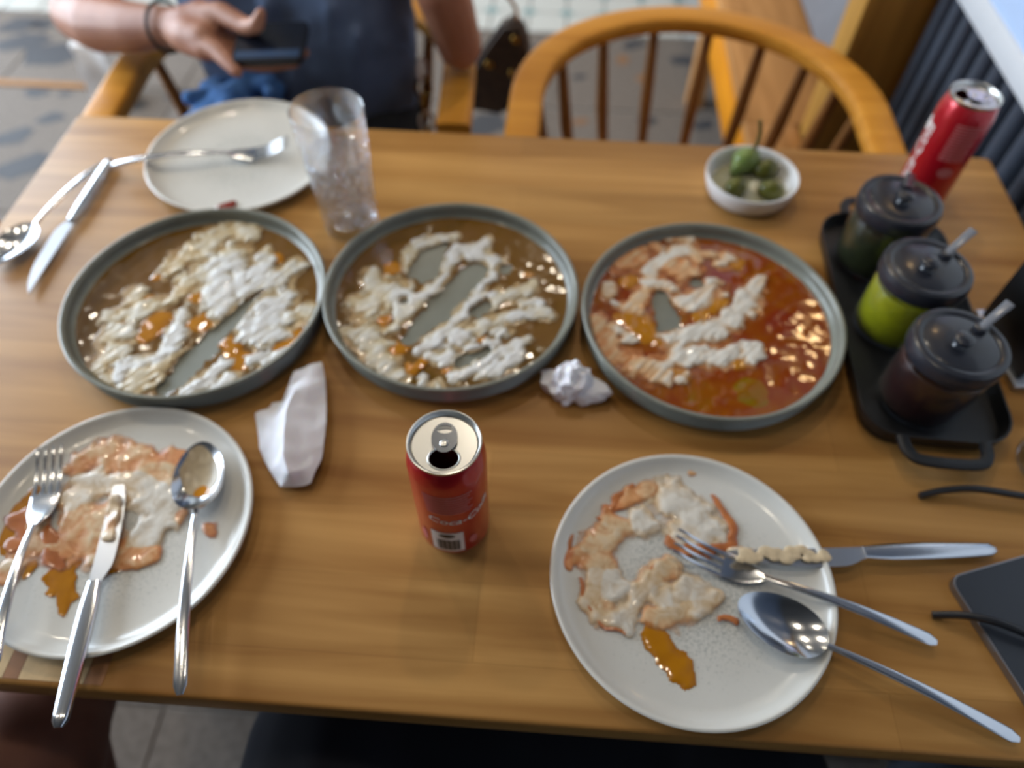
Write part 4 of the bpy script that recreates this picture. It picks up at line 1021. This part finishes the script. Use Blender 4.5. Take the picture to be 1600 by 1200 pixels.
# ------------------------------------------------------------------ phone, eyeglasses, dark stand at the right
def slab(name, hx, hy, r, z0, z1, m, parent): 
    o = prism(name, [rrect(hx, hy, r)], z0, z1, m, parent); return o
def right_things():
    c0 = at(1480, 900, .008); ang = math.radians(19)          # the corner in view; short edge runs along ang
    ex = Vector((math.cos(ang), math.sin(ang), 0)); ey = Vector((math.sin(ang), -math.cos(ang), 0))
    c = c0+ex*.040+ey*.081; 
    t = thing('smartphone', 'dark smartphone with silver edge lying on the table at the right picture edge', 'phone', (c.x, c.y, T), ang)
    slab('frame', .0395, .080, .010, .0005, .0080, 'phone_frame', t)
    slab('screen', .0383, .0788, .009, .0080, .0086, 'phone_back', t)
    box('side_button', -.0402, -.0394, .02, .034, .003, .006, 'phone_frame', t)
    # eyeglasses: two temple arms in view, their front out of the picture
    a = at(1436, 771, .004); b = at(1455, 957, .004)
    t = thing('eyeglasses', 'black eyeglasses with thin temple arms reaching in from the right edge', 'eyeglasses', (.455, .245, T))
    o = Vector((.455, .245, T)); fr1 = Vector((.475, .306, T+.016)); fr2 = Vector((.455, .160, T+.020))
    for tip, fr, z in ((a, fr1, .010), (b, fr2, .0135)):
        m1 = tip+(fr-tip)*.16; m2 = tip+(fr-tip)*.34
        pts = bez([tip-o+Vector((0, -.002, .000)), m1-o+Vector((0, .003, .0025+(.004 if z > .012 else 0))), m2-o+Vector((0, .004, z-.005)), (m2+(fr-m2)*.5)-o+Vector((0, .001, (T+z+.002)-(m2.z+(fr.z-m2.z)*.5))), fr-o], 8)
        sweep('temple', pts, lambda i, q: ell(.0026, .0042-.0012*q, 10, 3), 'black_plastic', t)
    mid = (fr1+fr2)/2-o; dy = (fr1-fr2).normalized(); up = Vector((0, 0, 1))
    for s in (-1, 1):
        cen = mid+dy*(.0395*s)+up*.002
        pts = [cen+dy*(.0310*math.cos(q))+up*(.0195*math.sin(q)) for q in [2*PI*k/36 for k in range(37)]]
        rm = sweep('rim', pts, lambda i, q: ell(.002, .002, 8, 3), 'black_plastic', t, (1, 0, 0), caps=False)
        V = [cen]+[cen+dy*(.0300*math.cos(q))+up*(.0185*math.sin(q)) for q in [2*PI*k/36 for k in range(36)]]
        obj('lens', V, [(0, 1+k, 1+(k+1) % 36) for k in range(36)], 'pane_glass', rm)
    for s in (-1, 1): tube('hinge', [mid+dy*(.0690*s)+up*.006, mid+dy*(.0735*s)+up*.002], .0026, 'black_plastic', t)
    tube('bridge', bez([mid-dy*.010+up*.006, mid+up*.010, mid+dy*.010+up*.006], 5), .0018, 'black_plastic', t)
    # dark stand holding napkins behind the nearest jar
    t = thing('table_holder', 'black upright holder with grey foot at the right edge behind the jars', 'holder', (.500, .478, T), math.radians(4))
    box('foot', -.045, .045, -.045, .055, 0, .008, 'steel_satin', t, .002)
    box('side_panel', -.040, -.034, -.036, .050, .008, .090, 'black_metal', t, .002)
    box('side_panel', .034, .040, -.036, .050, .008, .090, 'black_metal', t, .002)
    box('insert', -.030, .030, -.030, .044, .0085, .080, 'black_plastic', t, .003)
right_things()

# cream left on the right knife
def spoon_residue():
    sp = [o for o in bpy.data.objects if o.name.startswith('spoon') and 'oily' in str(o.get('label', ''))][0]
    n = .214-.066
    for nm, cx, cy, a_, b_, z_, m in (('sauce_film', .0385, .001, .0235, .0160, -.0005, 'spoon_film'), ('oil_drop', .0190, -.002, .0100, .0080, .0010, 'oil_spot')):
        V = []; F = []
        for i in range(7):
            for k in range(28):
                q = i/6; t_ = 2*PI*k/28; rx = q*a_*(1+.10*math.sin(3*t_+1)); ry = q*b_*(1+.12*math.sin(2*t_))
                x = cx+rx*math.cos(t_); y = cy+ry*math.sin(t_); u = math.hypot((x-.0325)/.0345, y/.0215)
                V.append((n+x, y, -.0085*(1-min(1, u)**2.2)+.005+.0004+.0006*(1-q)))
        for i in range(6):
            for k in range(28): j = (k+1) % 28; F.append((i*28+k, (i+1)*28+k, (i+1)*28+j, i*28+j))
        obj(nm, V, F, m, sp)
mat('spoon_film', (176, 158, 128), .3, var=.25, scale=120); mat('oil_spot', (186, 120, 10), .1, var=.2, scale=120)
spoon_residue()
def knife_cream():
    kn = [o for o in bpy.data.objects if o.name.startswith('knife') and 'cream' in str(o.get('label', ''))][0]
    b = Blob()
    rg = random.Random(4)
    for k in range(34): b.ball((rg.uniform(.142, .214), rg.uniform(-.0062, .0030), -.0016), rg.uniform(.0028, .0052), (1.4, 1, .30))
    bake_remesh('cream_smear', b.V, b.F, .0008, 14, 'yogurt_spot', kn)
    q = strokes([[(352, 455, 30, .5), (362, 410, 34, .45), (372, 360, 32, .6), (380, 330, 24, .5)]], 0, 620, .4833, .010, SCL*.86)
    field_mesh('sauce_residue', p1, PLATE[1], q, [], .0056, .0078, 'residue_peach', .0009, .35, None, 71, .4)
mat('sauce_spot', (206, 160, 112), .35, var=.2, scale=110, rgb2=(188, 116, 58), coat=.3)
mat('yogurt_spot', (212, 190, 156), .4, var=.2, scale=160)
knife_cream()

# ------------------------------------------------------------------ people
def V3(x, y, z): return (x, y, z+T)
def person_navy():
    bx, by = -.405, 1.12
    t = thing('person', 'person in navy top seated across the table, holding a phone in one hand', 'person', (bx, by, T-.29))
    O = Vector((bx, by, T-.29))
    def L(*p): return tuple(Vector(V3(*p[:3]))-O)+tuple(p[3:])
    b = Blob()
    # torso, neck, head, arms, legs: one skin
    b.limb([L(-.405, 1.13, -.18, .10), L(-.405, 1.13, 0, .095), L(-.405, 1.14, .17, .10), L(-.405, 1.14, .26, .055), L(-.405, 1.12, .36, .048)])
    H = Vector(L(-.405, 1.085, .455)[:3]); rot = Matrix.Rotation(math.radians(20), 3, 'X')
    b.ball(H, .1, (.76, .93, 1.12), rot, 20); b.ball(H+Vector((0, -.045, -.06)), .055, (.9, .9, .9), rot)
    b.limb([tuple(H+Vector((0, -.088, .012)))+(.009,), tuple(H+Vector((0, -.106, -.022)))+(.013,)]); 
    for s in (-1, 1): b.ball(H+Vector((s*.078, .01, -.01)), .03, (.35, .7, 1)); b.ball(H+Vector((s*.034, -.082, .022)), .014, (1.2, .5, .6))
    # right arm (left in the picture)
    b.limb([L(-.57, 1.15, .235, .052), L(-.66, 1.12, .11, .046), L(-.742, 1.062, -.004, .041)])
    b.limb([L(-.742, 1.062, -.004, .041), L(-.69, 1.022, .004, .041), L(-.61, .985, .022, .034), L(-.535, .957, .040, .0260)])
    # palm: flat, back of the hand upwards
    b.limb([L(-.535, .957, .040, .0250), L(-.508, .950, .049, .026), L(-.488, .952, .062, .020)])
    b.limb([L(-.532, .952, .038, .024), L(-.500, .925, .047, .0240), L(-.474, .908, .052, .020)])
    b.limb([L(-.515, .935, .040, .024), L(-.472, .898, .043, .0165)])
    b.limb([L(-.510, .945, .050, .020), L(-.470, .930, .058, .016)])
    # thumb on top of the phone, its end bent up
    b.limb([L(-.496, .950, .060, .0185), L(-.452, .935, .074, .0150), L(-.410, .906, .072, .0122), L(-.392, .896, .080, .0105), L(-.383, .900, .094, .0080)])
    # fingers: index along the near edge, the others under the phone
    b.limb([L(-.482, .908, .050, .0165), L(-.450, .885, .049, .0130), L(-.430, .866, .044, .0110), L(-.417, .853, .040, .0085)])
    b.limb([L(-.475, .914, .046, .0135), L(-.436, .892, .032, .0112), L(-.392, .886, .0305, .0098), L(-.352, .888, .035, .0085)])
    b.limb([L(-.474, .926, .046, .0130), L(-.432, .914, .032, .0110), L(-.388, .910, .0305, .0096), L(-.342, .910, .038, .0082)])
    b.limb([L(-.478, .936, .046, .0120), L(-.440, .936, .034, .0100), L(-.400, .934, .031, .0088), L(-.372, .932, .034, .0072)])
    # left arm: elbow on the chair arm, forearm raised
    b.limb([L(-.245, 1.15, .235, .052), L(-.19, 1.09, .10, .047), L(-.146, 1.035, -.012, .034)])
    b.limb([L(-.146, 1.035, -.012, .034), L(-.165, 1.00, .09, .037), L(-.205, .99, .22, .026)])
    b.limb([L(-.205, .99, .22, .024), L(-.225, 1.0, .27, .026), L(-.235, 1.01, .30, .020)])
    for k in range(4): b.limb([L(-.215-.016*k, 1.0, .295, .0105), L(-.22-.017*k, .985, .335, .0095), L(-.232-.018*k, 1.0, .365, .008)])
    b.limb([L(-.22, .985, .26, .0125), L(-.245, .965, .285, .0105), L(-.262, .965, .31, .008)])
    # legs under the table
    for s in (-1, 1):
        b.limb([L(-.405+s*.09, 1.10, -.215, .082), L(-.405+s*.12, .90, -.215, .07), L(-.405+s*.13, .68, -.225, .052)])
        b.limb([L(-.405+s*.13, .68, -.225, .052), L(-.405+s*.13, .70, -.45, .048), L(-.405+s*.13, .735, -.67, .034)])
        b.limb([L(-.405+s*.13, .745, -.70, .036), L(-.405+s*.14, .62, -.718, .026)])
    bake_remesh('body', b.V, b.F, .0042, 4, 'skin', t)
    # clothes
    s = Blob()
    s.limb([L(-.405, 1.12, -.17, .125), L(-.405, 1.115, -.06, .125), L(-.405, 1.125, .08, .13), L(-.405, 1.14, .18, .115)])
    for q in (-1, 1):
        s.limb([L(-.405+q*.05, 1.105, -.16, .122), L(-.405+q*.06, 1.10, .0, .122), L(-.405+q*.065, 1.125, .15, .112)])
        s.limb([L(-.405+q*.10, 1.145, .205, .078), L(-.405+q*.16, 1.15, .225, .066)])
    s.limb([L(-.57, 1.15, .235, .064), L(-.635, 1.13, .14, .059)]); s.limb([L(-.245, 1.15, .235, .064), L(-.20, 1.105, .135, .060)])
    s.limb([L(-.405, 1.14, .25, .070), L(-.405, 1.135, .29, .060)])
    for v_ in range(7): s.limb([L(-.50+.03*v_, 1.0-.006*(v_ % 2), -.15+.012*v_, .014), L(-.47+.03*v_, .992, .02+.02*(v_ % 3), .010)])
    o = bake_remesh('shirt', s.V, s.F, .006, 8, 'navy_cloth', t); o['label'] = 'navy short-sleeved top'
    s = Blob()
    s.limb([L(-.405, 1.12, -.18, .128), L(-.405, 1.11, -.16, .128)])
    for q in (-1, 1):
        s.limb([L(-.405+q*.09, 1.10, -.20, .095), L(-.405+q*.12, .90, -.205, .085), L(-.405+q*.13, .67, -.22, .066)])
        s.limb([L(-.405+q*.13, .67, -.22, .066), L(-.405+q*.13, .69, -.45, .062), L(-.405+q*.13, .725, -.64, .056)])
    o = bake_remesh('trousers', s.V, s.F, .007, 6, 'dark_cloth', t); o['label'] = 'dark trousers'
    h = Blob(); h.ball(H+Vector((0, .018, .028)), .106, (.80, .92, 1.06), rot, 22); h.ball(H+Vector((0, .055, -.03)), .085, (.85, .7, 1.0))
    V = [v for v in h.V]; o = bake_remesh('hair', V, h.F, .006, 6, 'hair', t); o['label'] = 'short dark hair'
    for q in (-1, 1):
        e = Blob(); e.ball(H+Vector((q*.032, -.094, .012)), .0115); obj('eye', e.V, e.F, 'eye_white', t)
    e = Blob(); e.ball(H+Vector((0, -.098, -.062)), .018, (1.2, .4, .35)); obj('mouth', e.V, e.F, 'lip', t)
    # hair tie round the wrist
    w0 = Vector(V3(-.553, .9635, .0362)); ax = Vector((.075, -.028, .018)).normalized(); sd = ax.cross(Vector((0,0,1))).normalized(); up = sd.cross(ax)
    r = .0325
    wb = tube('wristband', [w0+sd*(r*math.cos(a))+up*(r*math.sin(a)) for a in [2*PI*k/32 for k in range(33)]], .0026, 'cord_black', None, 8, tuple(ax))
    for v in wb.data.vertices: v.co -= w0
    wb.location = w0; tag(wb, 'thin black band round the wrist of the hand holding the phone', 'wristband')
    # phone in the hand
    c = Vector(V3(-.380, .897, .0555)); t2 = thing('smartphone', 'dark smartphone held in the hand of the person in navy', 'phone', c)
    t2.rotation_euler = (math.radians(10), math.radians(-3), math.radians(3))
    slab('frame', .047, .037, .007, -.0042, .0035, 'phone_black', t2); slab('screen', .0455, .0355, .006, .0035, .0040, 'phone_screen', t2)
    box('lit_bar', -.043, .043, -.031, -.017, .0040, .0043, 'phone_glow', t2)
    # pale blue cloth on the lap
    c = Vector(V3(-.478, .945, -.085)); s = Blob(); rg = random.Random(5)
    s.limb([(-.06, -.05, .0, .022), (-.01, .0, .015, .028), (.03, .05, .03, .022)]); s.limb([(-.05, .03, .015, .02), (.0, -.02, .02, .024), (.05, -.03, .005, .02)])
    for k in range(7): s.limb([(rg.uniform(-.07,.05), rg.uniform(-.06,.05), rg.uniform(.0,.03), .012), (rg.uniform(-.07,.06), rg.uniform(-.06,.05), rg.uniform(.01,.05), .010)])
    o = bake_remesh('cloth', s.V, s.F, .004, 5, 'denim_light'); o.location = c; tag(o, 'crumpled light blue cloth on the lap of the person in navy', 'cloth')
person_navy()

def near_people():
    t = thing('person', 'lap of the person in dark trousers on the near side of the table', 'person', (.02, -.35, T-.32))
    O = Vector((.02, -.35, T-.32))
    def L(*p): return tuple(Vector(V3(*p[:3]))-O)+tuple(p[3:])
    b = Blob()
    b.limb([L(.02, -.42, -.20, .12), L(.02, -.46, -.02, .12)])
    for q in (-1, 1): b.limb([L(.02+q*.10, -.40, -.215, .095), L(.02+q*.17, -.10, -.215, .092), L(.02+q*.185, .10, -.215, .075), L(.02+q*.185, .14, -.235, .06)]); b.limb([L(.02+q*.185, .13, -.24, .06), L(.02+q*.18, .12, -.45, .055), L(.02+q*.18, .09, -.66, .04)]); b.limb([L(.02+q*.18, .09, -.70, .040), L(.02+q*.18, .22, -.718, .030)])
    bake_remesh('body', b.V, b.F, .008, 4, 'skin_dark', t)
    s = Blob(); s.limb([L(.02, -.42, -.19, .135), L(.02, -.46, .0, .132)])
    for q in (-1, 1): s.limb([L(.02+q*.10, -.40, -.205, .108), L(.02+q*.17, -.10, -.205, .108), L(.02+q*.185, .11, -.205, .092), L(.02+q*.185, .14, -.235, .076)]); s.limb([L(.02+q*.185, .135, -.245, .072), L(.02+q*.18, .12, -.45, .068), L(.02+q*.18, .095, -.64, .058)])
    s.limb([L(-.08, -.1, -.19, .09), L(.12, -.1, -.19, .09)])
    for yy in (-.02, .06, .12): s.limb([L(-.17, yy, -.215, .075), L(.21, yy, -.215, .075)])
    o = bake_remesh('trousers', s.V, s.F, .008, 6, 'black_cloth', t); o['label'] = 'very dark navy trousers'
    t = thing('person', 'bare-kneed person at the near left corner, only a thigh in view', 'person', (-.60, -.35, T-.32))
    O = Vector((-.60, -.35, T-.32)); b = Blob()
    b.limb([L(-.60, -.42, -.20, .115), L(-.60, -.46, -.02, .11)])
    for x in (-.48, -.72): b.limb([L(-.60+(x+.60)*.75, -.40, -.21, .09), L(x, -.10, -.215, .090), L(x, .08, -.205, .084), L(x, .13, -.225, .066)]); b.limb([L(x, .10, -.235, .058), L(x, -.02, -.45, .052), L(x, -.10, -.66, .036)]); b.limb([L(x, -.10, -.70, .038), L(x, .03, -.718, .028)])
    bake_remesh('body', b.V, b.F, .008, 4, 'skin_dark', t)
    s = Blob(); s.limb([L(-.60, -.42, -.19, .128), L(-.60, -.46, .0, .124)])
    for x in (-.48, -.72): s.limb([L(-.60+(x+.60)*.75, -.40, -.20, .102), L(x, -.16, -.205, .100)])
    o = bake_remesh('shorts', s.V, s.F, .008, 6, 'dark_cloth', t); o['label'] = 'dark shorts'
near_people()

# ------------------------------------------------------------------ handbag on the chair, white bag on the floor
def bags():
    c = Vector(V3(-.112, 1.315, -.30))
    t = thing('handbag', 'small dark brown handbag with gold studs hanging behind the person in navy', 'handbag', c, math.radians(-12))
    out = [(-.062, .0), (.015, .0), (.055, .075), (.062, .15), (.04, .195), (.012, .19), (-.03, .13), (-.062, .07)]
    bm = bmesh.new(); vs = [bm.verts.new((x, -.022, z)) for x, z in out]; f = bm.faces.new(vs); r = bmesh.ops.extrude_face_region(bm, geom=[f])
    for g in r['geom']:
        if isinstance(g, bmesh.types.BMVert): g.co.y = .022
    bmesh.ops.recalc_face_normals(bm, faces=bm.faces); bmesh.ops.bevel(bm, geom=bm.edges[:], offset=.008, segments=3, affect='EDGES')
    bmobj('body', bm, 'bag_brown', t)
    for x, z in ((.040, .165), (.036, .098), (-.012, .108)):
        o = lathe('stud', [(0, .003), (.006, .002), (.008, 0), (.006, -.001)], 'gold', t, 20); o.matrix_local = Matrix.Translation((x, -.0225, z)) @ Matrix.Rotation(PI/2, 4, 'X')
    tube('strap', bez([(.036, 0, .188), (.034, -.004, .215), (.018, -.02, .245), (-.004, -.03, .252), (-.012, -.016, .24)], 8), .0035, 'gold', t, 8, (0, 1, 0))
    # chain of links hanging at the chair arm
    t = thing('chain_strap', 'gold and white chain hanging between the chair arm and the navy top', 'chain', V3(-.205, 1.02, -.30))
    for k in range(9):
        z = .255-k*.030; rx = .0
        pts = [((.011 if k % 2 else .003)*math.cos(a), (.003 if k % 2 else .011)*math.cos(a), z+.018*math.sin(a)) for a in [2*PI*j/16 for j in range(17)]]
        tube('link', pts, .0034, 'gold' if k % 3 else 'print_white', t, 6, (1, 0, 0) if k % 2 == 0 else (0, 1, 0))
    p = at(160, 172, -T)
    t = thing('paper_bag', 'crumpled white paper bag standing on the floor left of the armchair', 'bag', (p.x+.02, p.y+.05, 0), .3)
    bm = bmesh.new(); bmesh.ops.create_cube(bm, size=1); bmesh.ops.subdivide_edges(bm, edges=bm.edges[:], cuts=6, use_grid_fill=True)
    for v in bm.verts:
        k = v.co.z+.5; v.co = Vector((v.co.x*(.105-.02*k), v.co.y*(.09-.03*k), k*.20)); v.co += Vector((noise.noise(v.co*14), noise.noise(v.co*14+Vector((5,5,5))), noise.noise(v.co*14+Vector((9,1,2)))*(k > .05)*.8))*.018*(.3+k)
    bmobj('body', bm, 'paper_white', t, True, 25)
    b = Blob(); b.limb([(.01, 0, .19, .014), (.03, .01, .225, .018), (.045, .0, .25, .012)]); bake_remesh('twisted_top', b.V, b.F, .004, 3, 'paper_white', t)
bags()
bpy.context.view_layer.update()
